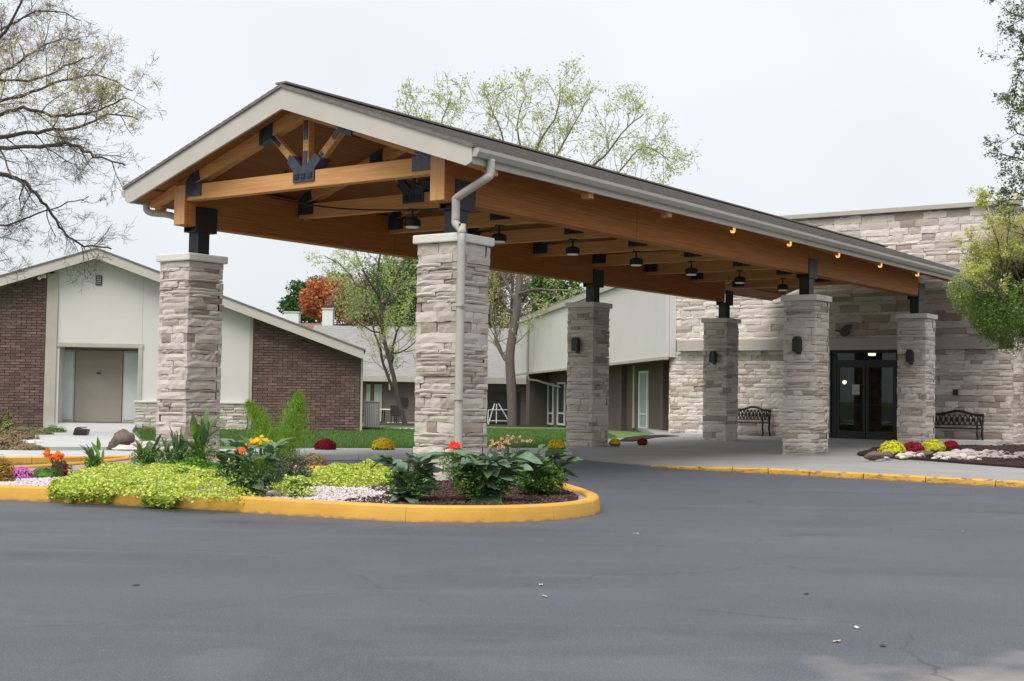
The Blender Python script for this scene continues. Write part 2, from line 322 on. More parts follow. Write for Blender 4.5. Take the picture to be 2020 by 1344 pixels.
# ------------------------------------------------------------------ ground sheets
def sheet(name, pts, mat_, thick=None, z=None, **k):
    bm = bmesh.new(); vs_ = [bm.verts.new((p[0], p[1], p[2] if z is None else z)) for p in pts]
    f = bm.faces.new(vs_); bm.normal_update()
    if f.normal.z < 0: f.normal_flip()
    if thick:
        ex = bmesh.ops.extrude_face_region(bm, geom=[f]); 
        for v in ex['geom']:
            if isinstance(v, bmesh.types.BMVert): v.co.z -= thick
        bmesh.ops.recalc_face_normals(bm, faces=bm.faces)
    bmesh.ops.triangulate(bm, faces=bm.faces)
    me = bpy.data.meshes.new(name); bm.to_mesh(me); bm.free(); me.materials.append(mat_)
    return link(name, me, kind='structure', **k)
def catmull(P, n=6, closed=False):
    out = []; N = len(P)
    rng = range(N) if closed else range(N-1)
    for i in rng:
        if closed: p0, p1, p2, p3 = P[(i-1) % N], P[i], P[(i+1) % N], P[(i+2) % N]
        else: p0, p1, p2, p3 = P[max(i-1, 0)], P[i], P[i+1], P[min(i+2, N-1)]
        for k in range(n):
            t = k/n
            out.append(tuple(.5*((2*p1[j])+(-p0[j]+p2[j])*t+(2*p0[j]-5*p1[j]+4*p2[j]-p3[j])*t*t+(-p0[j]+3*p1[j]-3*p2[j]+p3[j])*t**3) for j in range(len(p1))))
    if not closed: out.append(tuple(P[-1]))
    return out
# far ground
v_ = []; f_ = []
ys = [-400, -60, 20, 44, 75, 140, 400, 3000]; xs = [-3000, -400, -60, 60, 400, 3000]
for y in ys:
    for x in xs: v_.append((x, y, tz(y)-.06))
for j in range(len(ys)-1):
    for i in range(len(xs)-1):
        a = j*len(xs)+i; f_.append((a, a+1, a+1+len(xs), a+len(xs)))
link('ground', new_mesh('ground', v_, f_, M['lawn']), kind='structure')
v_ = [(-70, -30, 0), (70, -30, 0), (70, 32, 0), (-70, 32, 0)]
link('car_park_asphalt', new_mesh('car_park_asphalt', v_, [(0, 1, 2, 3)], M['asphalt']), kind='structure')

FRONT = catmull([(-60, 21.9), (-30, 21.9), (-14, 21.9), (-9.5, 22.0), (-8, 22.4), (-6.2, 23.6), (-4.2, 24.9), (-2, 25.8), (0, 26.7), (1.28, 27.3)], 5)
BACK = [(x, y+2.75) for x, y in FRONT]
FCZ = .11
sheet('sidewalk', [(x, y+.16, FCZ) for x, y in FRONT]+[(x, y, FCZ) for x, y in reversed(BACK)], M['concrete_l'], thick=.14)
# lawn with its fall
LX = [-70, -40, -25, -15, -9, -6, -4, -2, 0, 2, 4, 6, 12]
def backy(x):
    for (a, b), (c, d) in zip(BACK, BACK[1:]):
        if a <= x <= c: return b+(d-b)*(x-a)/(c-a+1e-9)
    return BACK[-1][1]
v_ = []; f_ = []
LY = [0, .1, .25, .45, .7, 1]
for x in LX:
    y0 = backy(x)+.02
    col = [y0, 34, 40, 44, 52, 62, 75, 90, 140]
    for y in col: v_.append((x, y, tz(y)+(.06 if y < 50 else .04)))
k = 9
for i in range(len(LX)-1):
    for j in range(k-1): f_.append((i*k+j, (i+1)*k+j, (i+1)*k+j+1, i*k+j+1))
link('lawn', new_mesh('lawn', v_, f_, M['lawn']), kind='structure')

# concrete forecourt in front of the entrance
CURB_R = catmull([(2.58, 24.45), (3.2, 23.75), (4.05, 23.1), (5.03, 22.40), (6.3, 21.35), (7.75, 20.19), (9.6, 18.7), (12, 16.6), (20, 9)], 5)
fz = lambda x: .03+.06*max(0, min(1, (x-2.6)/1.8))
fc = [(1.28, 27.3, .03), (1.8, 26.0, .012)]+[(x+.09, y+.10, fz(x)) for x, y in CURB_R]+[(30, 9, .09), (60, 20, .09), (60, 60, .09), (5.2, 60, .08), (4.75, 43.6, .08), (3.0, 38.2, .075), (1.3, 34.5, .07), (.75, 31.6, .07), (.9, 30.05, .07)]
sheet('forecourt', fc, M['concrete'], thick=.12)

# path up to the side door
sheet('door_path', [(-9.35, 25.9, .125), (-8.0, 26.5, .125), (-8.3, 30, .13), (-10.2, 36, .15), (-11.6, 41.4, .19), (-13.6, 41.4, .19), (-13.2, 38, .17), (-11.3, 31.5, .14)], M['concrete_l'], thick=.14)

def sweep(path, prof, closed=False):
    """path: xy points, prof: (offset to the left, z)"""
    n = len(path); vs_ = []; fs = []
    for i, p in enumerate(path):
        a = path[(i-1) % n] if (closed or i > 0) else p; b = path[(i+1) % n] if (closed or i < n-1) else p
        d = Vector((b[0]-a[0], b[1]-a[1])).normalized(); nr = Vector((-d.y, d.x))
        for o_, z in prof(i, p) if callable(prof) else prof: vs_.append((p[0]+nr.x*o_, p[1]+nr.y*o_, z))
    m_ = len(vs_)//n
    for i in range(n if closed else n-1):
        j = (i+1) % n
        for k_ in range(m_-1): fs.append((i*m_+k_, j*m_+k_, j*m_+k_+1, i*m_+k_+1))
    if not closed:
        fs.append(tuple(range(m_))); fs.append(tuple((n-1)*m_+k_ for k_ in range(m_))[::-1])
    return vs_, fs
def kerb(name, path, prof, mats, nsec, label, closed=False, gap=.012, wob=0):
    t_ = thing(name, (path[0][0], path[0][1], 0), 0, label, 'kerb'); n = len(path)
    step = max(2, n//nsec); i = 0; rr = random.Random(3)
    while i < n-1:
        j = min(n-1, i+step)
        if n-1-j < 2: j = n-1
        seg = [Vector(p) for p in path[i:j+1]]
        d = (seg[-1]-seg[-2]).normalized(); seg[-1] = seg[-1]-d*gap
        vs_, fs = sweep([tuple(p) for p in seg], prof)
        vs_ = [(x-path[0][0]+rr.uniform(-wob, wob), y-path[0][1]+rr.uniform(-wob, wob), z+rr.uniform(-wob, wob)*.5) for x, y, z in vs_]
        link('kerb_section', new_mesh('kerb_section', vs_, fs, mats, False), t_)
        i = j
    return t_
ISL = [(-16, 16.6), (-11, 16.25), (-8.2, 15.8), (-5.76, 15.18), (-3.62, 14.50), (-2.3, 13.85), (-1.03, 13.36), (-.2, 13.42), (.45, 13.78), (.88, 14.40), (1.02, 15.2), (.92, 16.2), (.7, 17.4), (.5, 18.8), (.15, 19.9), (-1.1, 20.3), (-2.9, 20.3), (-4.3, 21.6), (-5.3, 23.3), (-6.2, 22.6), (-6.5, 20.6), (-7.3, 18.7), (-8.6, 18.2), (-11, 18.2), (-16, 18.6)]
isl = catmull(ISL, 7, closed=True)
KH = .165
kp = [(-.012, -.03), (-.006, .05), (.0, .10), (.008, KH-.022), (.022, KH-.004), (.045, KH), (.135, KH-.002), (.15, KH-.02), (.155, -.03)]
kerb('island_kerb', isl+[isl[0]], kp, M['yellow'], 12, 'yellow painted kerb curving round the flower island in the foreground', gap=.003)
ins = []
for i, p in enumerate(isl):
    a = isl[i-1]; b = isl[(i+1) % len(isl)]; d = Vector((b[0]-a[0], b[1]-a[1])).normalized(); ins.append((p[0]-d.y*.14, p[1]+d.x*.14, .125))
sheet('gravel_bed', ins, M['gravel'], thick=.1)
kerb('forecourt_kerb', CURB_R, lambda i, p: [(0, -.03), (.0, max(.008, fz(p[0])-.015)), (.02, fz(p[0])+.008), (.13, fz(p[0])+.008), (.13, -.03)], M['yellow_w'], 13, 'chipped yellow kerb along the edge of the concrete forecourt', wob=.006, gap=.02)
kerb('far_kerb', [p for p in FRONT if p[0] < -6.4 and p[0] > -40], [(0, -.03), (0, .10), (.02, .115), (.16, .115), (.16, -.03)], M['yellow'], 9, 'low faded orange yellow kerb behind the flower island, before the sidewalk', gap=.01)

kerb('plain_kerb', [p for p in FRONT if p[0] >= -6.6 and p[0] < .6], [(0, -.03), (0, .09), (.02, .115), (.16, .115), (.16, -.03)], M['concrete_l'], 5, 'unpainted concrete kerb of the sidewalk behind the canopy front pillars', gap=.01)
# mulch beds
isl_mulch = catmull([(-1.75, 14.05), (-1.0, 13.60), (-.2, 13.62), (.32, 13.95), (.66, 14.5), (.78, 15.2), (.70, 16.2), (.45, 17.3), (0, 17.9), (-1.2, 17.4), (-1.7, 16.2), (-1.35, 15.2)], 5, closed=True)
sheet('island_mulch', [(x, y, .136) for x, y in isl_mulch], M['mulch'], thick=.05)
bedR = catmull([(7.5, 28.75), (8.3, 26.9), (9.1, 25.0), (10.4, 22.6), (13, 19.6), (18, 17), (26, 22), (24, 34), (17, 36.8), (13, 36.6), (10.9, 34.1), (9.3, 33.6), (8.5, 31.6)], 4, closed=True)
sheet('entrance_bed', [(x, y, .13) for x, y in bedR], M['mulch'], thick=.06)
mst = [(x, y+.05) for x, y in BACK if x > -7.5]
sheet('lawn_edge_mulch', [(x, y, .085) for x, y in mst]+[(x, y+.55, .085) for x, y in reversed(mst)], M['mulch'], thick=.03)
sheet('wing_bed', [(2.9, 35.8, .10), (3.3, 35.8, .10), (4.3, 39.6, .10), (5.2, 41.3, .10), (4.8, 42.2, .10), (4.1, 41.3, .10), (3.3, 38.6, .10)], M['mulch'], thick=.03)

# ------------------------------------------------------------------ stone and brick pieces
def stone_templates(n, seed, nx=4, ny=3, bev=.10, jit=.06, nm='stone', m_=None):
    out = []; rr = random.Random(seed)
    for t in range(n):
        vs_ = []; fs = []
        for j in range(ny):
            for i in range(nx):
                e_ = i in (0, nx-1) or j in (0, ny-1)
                y = -.5+i/(nx-1)+(rr.uniform(-jit, jit)*.35 if 0 < i < nx-1 else rr.uniform(-.2, .12)*jit); z = -.5+j/(ny-1)+(rr.uniform(-jit, jit) if 0 < j < ny-1 else rr.uniform(-1.3, .9)*jit)
                x = .5-(bev+rr.uniform(0, bev) if e_ else rr.uniform(-.08, .08))
                vs_.append((x, y, z))
        for j in range(ny-1):
            for i in range(nx-1): a = j*nx+i; fs.append((a, a+1, a+1+nx, a+nx))
        per = [(i, 0) for i in range(nx)]+[(nx-1, j) for j in range(1, ny)]+[(i, ny-1) for i in range(nx-2, -1, -1)]+[(0, j) for j in range(ny-2, 0, -1)]
        base = len(vs_)
        for i, j in per:
            q = vs_[j*nx+i]; vs_.append((-.5, q[1], q[2]))
        for k_ in range(len(per)):
            k2 = (k_+1) % len(per); a = per[k_][1]*nx+per[k_][0]; b = per[k2][1]*nx+per[k2][0]
            fs.append((a, base+k_, base+k2, b))
        me = new_mesh(nm, vs_, fs, m_ or M['stone']); out.append(me)
    return out
ST = stone_templates(16, 5, nx=5, bev=.07)
BR = stone_templates(3, 9, nx=2, ny=2, bev=.04, jit=.0, nm='brick', m_=M['brick'])
def put_piece(name, tmpl, parent, c, rot, sc):
    o = bpy.data.objects.new(name, tmpl); COL.objects.link(o); o.parent = parent; o.location = c; o.rotation_euler = (0, 0, rot); o.scale = sc; return o
def join_pieces(name, tmpls, items, parent, m_, rr):
    vs_ = []; fs = []
    for c, rot, sc in items:
        t_ = rr.choice(tmpls); b = len(vs_); Mx = Matrix.Translation(c) @ Matrix.Rotation(rot, 4, 'Z')
        for v in t_.vertices: vs_.append(tuple(Mx @ Vector((v.co.x*sc[0], v.co.y*sc[1], v.co.z*sc[2]))))
        for p in t_.polygons: fs.append(tuple(b+i for i in p.vertices))
    return link(name, new_mesh(name, vs_, fs, m_), parent, kind='stuff')

# ------------------------------------------------------------------ the six stone pillars
def pillar(u, v, label, seed):
    rr = random.Random(seed); t_ = thing('stone_pillar', loc(u, v), CROT, label, 'pillar', 'stone pillars under the canopy')
    MB().box(-.30, .30, -.30, .30, -.05, 3.44).build('core', M['mortar'], t_)
    z = .0; k_ = 0; H = .377; D = .10
    while z < 3.42:
        h = min(rr.choice((.05, .06, .07, .08, .09, .10, .12, .15)), 3.42-z)
        if 3.42-(z+h) < .05: h = 3.42-z
        for face in range(4):
            full = (face+k_) % 2 == 0
            half = H-.004 if full else H-D+.004
            n = (rr.choice((1, 2, 2, 3, 2)) if full else rr.choice((1, 1, 2, 2))) if face in (0, 1) else 1
            cuts = [-half]+sorted(rr.uniform(-half*.6, half*.6) for _ in range(n-1))+[half]
            cuts = [c for i, c in enumerate(cuts) if i == 0 or c-cuts[i-1] > .1 or i == len(cuts)-1]
            for a, b in zip(cuts, cuts[1:]):
                if b-a < .04: continue
                hh = h; pr = rr.uniform(-.014, .018)
                ang = (math.pi, -math.pi/2, 0, math.pi/2)[face]
                c = Vector((H-D/2+pr, (a+b)/2, z+hh/2)); c.rotate(Matrix.Rotation(ang, 3, 'Z'))
                put_piece('stone', rr.choice(ST), t_, c, ang, (D, b-a-.007, hh-.005))
        z += h; k_ += 1
    c = MB().box(-.425, .425, -.425, .425, 3.425, 3.55)
    c.build('capstone', M['cap'], t_, bevel=.018)
    return t_
PL = [((0, 0), 'tall stone pillar with the long downspout in the middle of the flower island, nearest of the six'),
      ((0, W), 'stone pillar at the left front corner of the canopy, in front of the white gable wall'),
      ((L1, 0), 'stone pillar left of the entrance doors, standing beside the edge of the forecourt with a black lantern'),
      ((L1, W), 'brownish stone pillar standing in the middle between the lawn and the forecourt, before the white wing'),
      ((L2, 0), 'stone pillar right of the entrance doors behind the yellow and red chrysanthemums'),
      ((L2, W), 'farthest stone pillar close to the stone wall, left of the shaded bench')]
for i, ((u, v), lb) in enumerate(PL): pillar(u, v, lb, 30+i)

def lantern(u, v, z, label):
    t_ = thing('wall_lantern', loc(u, v, z), CROT, label, 'lantern', 'black lanterns on the pillars')
    MB().box(-.03, .0, -.055, .055, -.19, .17).build('back_plate', M['lantern'], t_, bevel=.006)
    b = MB(); b.prism([(-.09, -.13), (.09, -.13), (.09, .12), (.05, .19), (-.05, .19), (-.09, .12)], 0, -.17, -.03); b.build('housing', M['lantern'], t_, bevel=.008)
    MB().box(-.15, -.05, -.07, .07, -.145, -.131).build('lens', M['glass_far'], t_)
lantern(L1-.385, 0, 2.45, 'black box lantern on the pillar left of the entrance doors')
lantern(L2-.385, 0, 2.42, 'black box lantern on the pillar right of the entrance doors')
lantern(L1-.385, W+.05, 2.50, 'black box lantern on the brownish pillar before the white wing')
lantern(L2-.385, W, 2.42, 'black box lantern on the farthest pillar beside the stone wall')

# ------------------------------------------------------------------ canopy
SL = .344; RID = 5.95; EO = .88; FO = .741     # pitch, ridge height, side overhang, front overhang
UF, UB = -FO, 24.6
rz = lambda v: RID-SL*abs(v-W/2)
cn = thing('entrance_canopy', loc(0, 0, 0), CROT, 'large gabled timber canopy with beige fascia and grey gutter in front of the entrance', 'canopy')
vl, vr = W+EO, -EO
def slab(name, m_, dz0, dz1, u0, u1, va, vb, par=cn, **k):
    """a sheet that follows one roof slope between v=va and v=vb, from dz0 to dz1 below the roof line"""
    b = MB(); b.prism([(va, rz(va)-dz1), (vb, rz(vb)-dz1), (vb, rz(vb)-dz0), (va, rz(va)-dz0)], 0, u0, u1); return b.build(name, m_, par, **k)
for va, vb in ((vr-.04, W/2), (W/2, vl+.04)):
    slab('roof', M['shingle'], -.03, .012, UF-.03, UB, va, vb)
# shingle courses near the eaves, staggered tabs proud of the roof
for va, vb in ((vr-.03, W/2), (W/2, vl+.03)):
    b = MB(); rr = random.Random(4); nrow = 26
    for r_ in range(nrow):
        q0 = va+(vb-va)*r_/nrow; q1 = va+(vb-va)*(r_+1)/nrow
        if va > W/2-.01: q0, q1 = q1, q0
        u_ = UF-.03-(r_ % 2)*.4
        while u_ < UB:
            w_ = rr.choice((.9, 1.2, 1.6)); a0 = max(u_, UF-.03); a1 = min(u_+w_-.012, UB)
            if a1-a0 > .1:
                lo, hi = (q0, q1)
                b.prism([(lo, rz(lo)+.031), (hi, rz(hi)+.031), (hi, rz(hi)+.034), (lo, rz(lo)+.042)], 0, a0, a1)
            u_ += w_
    o = b.build('shingle_courses', M['shingle'], cn, kind='stuff')
MB().bar((UF-.03, W/2, RID+.05), (UB, W/2, RID+.05), .22, .03).build('ridge_cap', M['shingle'], cn)
slab('decking', M['deck'], .07, .20, UF+.04, UB, vr+.05, W/2); slab('decking', M['deck'], .07, .20, UF+.04, UB, W/2, vl-.05)
# gable fascia, mitred at the ridge
for s_ in (-1, 1):
    ve = W/2+s_*(W/2+EO)
    MB().prism([(W/2, RID-.012), (ve, rz(ve)-.012), (ve, rz(ve)-.215), (ve-s_*.10, rz(ve)-.262+SL*0), (W/2, RID-.345)][::s_], 0, UF, UF+.045).build('gable_fascia', M['fascia'], cn)
    MB().prism([(ve, rz(ve)-.01), (ve, rz(ve)-.24), (ve-s_*.04, rz(ve)-.24), (ve-s_*.04, rz(ve)-.01)], 0, UF+.046, UB).build('eave_fascia', M['fascia'], cn)
    # K-style gutter
    g = [(ve+s_*.002, rz(ve)-.03), (ve+s_*.002, rz(ve)-.15), (ve+s_*.07, rz(ve)-.15), (ve+s_*.115, rz(ve)-.085), (ve+s_*.115, rz(ve)-.035), (ve+s_*.105, rz(ve)-.035), (ve+s_*.105, rz(ve)-.08), (ve+s_*.062, rz(ve)-.138), (ve+s_*.012, rz(ve)-.138), (ve+s_*.012, rz(ve)-.03)]
    MB().prism(g, 0, UF+.02, UB).build('gutter', M['gutter'], cn)
    MB().prism([(ve+s_*.003, rz(ve)-.032), (ve+s_*.003, rz(ve)-.149), (ve+s_*.07, rz(ve)-.149), (ve+s_*.113, rz(ve)-.085), (ve+s_*.113, rz(ve)-.036)], 0, UF+.01, UF+.0195).build('gutter_end_cap', M['gutter'], cn)
    # soffit board along the eave
    slab('soffit_board', M['deck'], .205, .225, UF+.05, UB, ve-s_*.06, ve-s_*.5)
# big glulam beams, each of three lengths with an open seam
BT = 4.73
for v0 in (.05, W-.04):
    segs = ((-.33, 4.98), (4.995, 12.30), (12.315, 19.25))
    for a, b in segs:
        MB().box(a, b, v0-.135, v0+.135, 4.035, rz(max(0, min(v0, W)))-.21).build('beam', M['wood_u'], cn, bevel=.006)
    MB().box(-.342, -.331, v0-.13, v0+.13, 4.045, 4.70).build('beam_end', M['wood_end'], cn)
# trusses
TR = [-.10+2.49*i for i in range(9)]
for i, u in enumerate(TR):
    u = -.22 if i == 0 else u
    hw = .085
    MB().box(u-hw, u+hw, .19, W-.18, 4.44, 4.70).build('tie_beam', M['wood_v'], cn, bevel=.006)
    for s_ in (-1, 1):
        ve = W/2+s_*(W/2+EO-.12)
        top = lambda v: rz(v)-.205
        bb = MB().prism([(W/2, top(W/2)), (ve, top(ve)), (ve, top(ve)-.12), (W/2+s_*(W/2+.1), top(W/2+s_*(W/2+.1))-.13), (W/2+s_*(W/2-.2), top(W/2+s_*(W/2-.2))-.20), (W/2, top(W/2)-.20)][::s_], 0, u-hw, u+hw)
        bb.build('rafter', M['wood_end'] if False else M['wood_v'], cn)
    MB().box(u-.06, u+.06, W/2-.06-.08, W/2+.06-.08, 4.70, RID-.42).build('king_post', M['wood_v'], cn)
    for s_ in (-1, 1):
        a = Vector((u, W/2-.08+s_*.10, 4.72)); b = Vector((u, W/2-.08+s_*.84, 5.40))
        MB().bar(a, b, .11, .11).build('strut', M['wood_v'], cn)
        # upper and lower strut plates
        d = (b-a).normalized()
        MB().bar(a+d*.02, a+d*.36, .075, .135, Vector((1, 0, 0))).build('strut_plate', M['plate'], cn)
        MB().bar(b-d*.36, b-d*.02, .075, .135, Vector((1, 0, 0))).build('strut_plate', M['plate'], cn)
        q = b+Vector((0, s_*.02, .0)); vv = q.y
        MB().prism([(vv-.14, rz(vv-.14)-.44), (vv+.14, rz(vv+.14)-.44), (vv+.14, rz(vv+.14)-.19), (vv-.14, rz(vv-.14)-.19)], 0, u-.11, u+.11).build('rafter_plate', M['plate'], cn)
        # heel gusset: a horizontal arm on the tie and a slanted arm on the rafter
        e0 = W/2+s_*(W/2-.02); e1 = W/2+s_*(W/2-.55)
        MB().box(u-.105, u+.105, min(e0-s_*.14, e1), max(e0-s_*.14, e1), 4.50, 4.725).build('heel_plate', M['plate'], cn)
        MB().prism([(e0-s_*.15, 4.73), (e1+s_*.20, 4.73), (e1+s_*.04, rz(e1)-.40), (e1+s_*.10, rz(e1)-.185), (e0-s_*.15, rz(e0)-.20)][::s_], 0, u-.103, u+.103).build('heel_plate', M['plate'], cn)
    MB().box(u-.075, u+.075, W/2-.12, W/2-.04, 4.73, 5.02).build('king_plate', M['plate'], cn)
    MB().box(u-.075, u+.075, W/2-.12, W/2-.04, 5.20, 5.50).build('king_plate', M['plate'], cn)
    MB().prism([(W/2-.32, 4.53), (W/2+.14, 4.53), (W/2+.14, 4.72), (W/2+.28, 4.86), (W/2+.16, 4.96), (W/2-.02, 4.78), (W/2-.14, 4.78), (W/2-.32, 4.96), (W/2-.46, 4.86), (W/2-.32, 4.72)], 0, u-.11, u+.11).build('hub_plate', M['plate'], cn)
    for k_ in range(3):
        MB().box(u-.122, u-.1105, W/2-.27+k_*.14, W/2-.18+k_*.14, 4.575, 4.66).build('bolt_plate', M['blacksteel'], cn)
for u in TR[:-1]+[TR[-1]+.1]:
    if u < 6.5: MB().box(u-.07, u+.07, -.80, -.66, 4.36, 4.485).build('rafter_tail', M['wood_end'], cn)
    MB().box(u-.07, u+.07, W+.66, W+.80, 4.36, 4.485).build('rafter_tail', M['wood_end'], cn)
# steel saddles and short posts on the pillars
for (u, v) in [p[0] for p in PL]:
    vc = .05 if v == 0 else W-.04
    MB().box(u-.02, u+.23, vc-.12, vc+.12, 3.55, 4.03).build('steel_post', M['blacksteel'], cn, bevel=.006)
    b = MB().box(u-.10, u+.36, vc-.155, vc-.137, 3.96, 4.37).box(u-.10, u+.36, vc+.137, vc+.155, 3.96, 4.37).box(u-.10, u+.36, vc-.155, vc+.155, 3.945, 3.96)
    b.build('saddle_bracket', M['blacksteel'], cn)
    MB().box(u-.10, u+.30, vc-.2, vc+.2, 3.551, 3.568).build('base_plate', M['blacksteel'], cn)
# square-section downspout with offsets
def spout(pts, w=.10, d=.075):
    b = MB(); b.tube(pts, w/2*1.2, n=8); return b
ve = -EO
cam_pts = [(UF+.36, ve-.055, rz(ve)-.14), (UF+.36, ve-.055, rz(ve)-.27), (UF+.35, ve-.05, rz(ve)-.36), (UF+.30, ve+.02, rz(ve)-.43), (-.38, -.36, rz(ve)-.62), (-.38, -.33, rz(ve)-.68), (-.38, -.33, rz(ve)-.75), (-.38, -.33, 3.75), (-.39, -.34, 3.68), (-.43, -.47, 3.58), (-.44, -.49, 3.50), (-.44, -.49, 3.40), (-.44, -.49, .30), (-.50, -.56, .20), (-.62, -.70, .16)]
# the drop runs down the camera-side corner of the front right pillar
sp = catmull(cam_pts, 3); spout(sp).build('downspout', M['spout'], cn, smooth=True)
ve2 = W+EO
spout(catmull([(UF+.5, ve2+.055, rz(ve2)-.14), (UF+.5, ve2+.05, rz(ve2)-.30), (UF+.55, ve2-.05, rz(ve2)-.36), (-.02, W+.55, rz(ve2)-.40), (.3, W+.42, 4.1), (.42, W+.42, 3.7), (.42, W+.42, .2)], 3)).build('downspout', M['spout'], cn, smooth=True)
for z_ in (1.2, 2.5): MB().box(-.505, -.375, -.56, -.375, z_, z_+.03).build('pipe_strap', M['spout'], cn)
# black conduit hanging below the first trusses
MB().tube(catmull([(.1, 3.9, 4.42), (1.2, 3.5, 4.36), (2.2, 2.76, 4.40), (2.35, 1.6, 4.41), (2.35, .4, 4.5)], 5), .014, 5).build('conduit', M['blacksteel'], cn)
MB().tube([(.8, 4.3, 5.0), (.8, 4.3, 4.62), (.8, 4.2, 4.6)], .022, 5).build('conduit', M['blacksteel'], cn)
MB().tube([(1.5, 2.2, 4.75), (1.5, 1.7, 4.58), (1.5, 1.7, 4.80)], .02, 5).build('conduit', M['blacksteel'], cn)

warm = mat('eave_lamp_glow', (.9, .6, .25), .5, emit=((1, .50, .12), 1.0))
for k_, u in enumerate([x for x in TR if x > 6.5]):
    t_ = thing('eave_lamp', loc(u, -.73, 4.355), CROT, 'small warm glowing lamp under the right eave, %s from the front' % ['first', 'second', 'third', 'fourth', 'fifth', 'sixth'][k_], 'lamp', 'small lamps under the right eave')
    MB().box(-.075, .075, -.075, .075, .09, .128).build('canopy_plate', M['gutter'], t_); MB().tube([(0, 0, 0), (0, 0, .02), (0, 0, .09)], [.03, .045, .05], 10).build('lamp_glass', warm, t_)
ords = ['nearest', 'second', 'third', 'fourth', 'fifth', 'sixth', 'seventh']
for i in range(7):
    u = TR[i+1]
    t_ = thing('pendant_lamp', loc(u, W/2, 4.12), CROT, '%s drum lamp from the front in the row under the canopy' % ords[i], 'lamp', 'pendant lamps along the middle of the canopy')
    MB().tube([(0, 0, .30), (0, 0, .15)], .018, 6).build('stem', M['lantern'], t_)
    MB().tube([(0, 0, .33), (0, 0, .29)], .09, 10).build('ceiling_plate', M['lantern'], t_)
    MB().tube([(0, 0, .165), (0, 0, .16), (0, 0, .13), (0, 0, .02)], [.05, .10, .145, .145], 16).build('shade', M['lantern'], t_)
    MB().tube([(0, 0, .018), (0, 0, .0)], .115, 16).build('lens', M['lens'], t_)

# ------------------------------------------------------------------ stone entrance block
UW = 24.8
en = thing('entrance_building', loc(UW, 0, 0), CROT, 'tall stone clad entrance block with a flat parapet behind the canopy', 'building')
DV0, DV1, DZ1 = 2.42, 4.68, 2.83            # door opening in v and its head
b = MB()
b.box(.09, .5, -.98, DV0, -.05, 7.05).box(.09, .5, DV1, 10.4, -.05, 7.05).box(.09, .5, DV0, DV1, DZ1, 7.05)
b.box(.5, 9, 10.0, 10.4, -.05, 7.05).box(.5, 9, -.98, -.6, -.05, 7.05)
b.build('wall', M['mortar'], en)
MB().box(.05, 9, -1.02, 10.45, 7.0, 7.04).build('roof', M['far_roof'], en)
MB().box(-.10, .55, -1.08, 10.5, 7.06, 7.20).build('coping', M['trim'], en, bevel=.01)
for (a, c) in ((-.52, 10.02),):
    MB().box(-.22, .085, a, c, 2.84, 3.20).build('band', M['trim'], en, bevel=.008)
def veneer(rect_fn, v0, v1, z0, z1, seed, hs, ws):
    rr = random.Random(seed); out = []; z = z0
    while z < z1-.02:
        h = rr.choice(hs); h = min(h, z1-z)
        if z1-(z+h) < .07: h = z1-z
        v = v0-rr.uniform(0, .4)
        while v < v1:
            w_ = rr.uniform(*ws); a = max(v, v0); c = min(v+w_, v1)
            if c-a > .08:
                for (p, q) in rect_fn(a, c, z, z+h):
                    if q-p > .07: out.append((p, q, z, h, rr.uniform(-.012, .018)))
            v += w_
        z += h
    return out
def holes(a, c, z0, z1):
    segs = [(a, c)]
    if z0 < DZ1-.03:
        s2 = []
        for p, q in segs:
            if q <= DV0 or p >= DV1: s2.append((p, q))
            else:
                if p < DV0: s2.append((p, DV0))
                if q > DV1: s2.append((DV1, q))
        segs = s2
    return segs
st = veneer(holes, -.98, 10.4, 0, 2.84, 1, (.08, .10, .12, .15, .18), (.22, .75))+veneer(lambda a, c, z, h: [(a, c)], -.98, 10.4, 3.20, 7.05, 2, (.10, .12, .15, .18, .22), (.3, .95))
items = [((Vector((.06+.045-pr, (p+q)/2, z+h/2))), math.pi, (.11, q-p-.009, h-.007)) for (p, q, z, h, pr) in st]
items.sort(key=lambda it: -(it[2][1]*it[2][2]))
rr = random.Random(3)
for it in items[:300]: put_piece('stone', rr.choice(ST), en, *it)
join_pieces('stone_veneer', ST, items[300:], en, M['stone_s'], rr)
# left return of the stone block
it2 = []
rr = random.Random(6); z = 0
while z < 7.0:
    h = rr.choice((.13, .16, .2)); x = .1
    while x < 3.5:
        w_ = rr.uniform(.3, .8); it2.append((Vector((x+w_/2, 10.43+rr.uniform(-.01, .01), min(z+h/2, 7.0))), math.pi/2, (.11, w_-.01, h-.01))); x += w_
    z += h
join_pieces('stone_veneer', ST, it2, en, M['stone_s'], rr)
it3 = []; z = 0
while z < 7.0:
    h = rr.choice((.10, .13, .16, .2)); x = .02
    while x < 3.0:
        w_ = rr.uniform(.3, .8); it3.append((Vector((x+w_/2, -1.01+rr.uniform(-.01, .01), min(z+h/2, 6.98))), -math.pi/2, (.11, w_-.01, h-.008))); x += w_
    z += h
join_pieces('stone_veneer', ST, it3, en, M['stone_s'], rr)
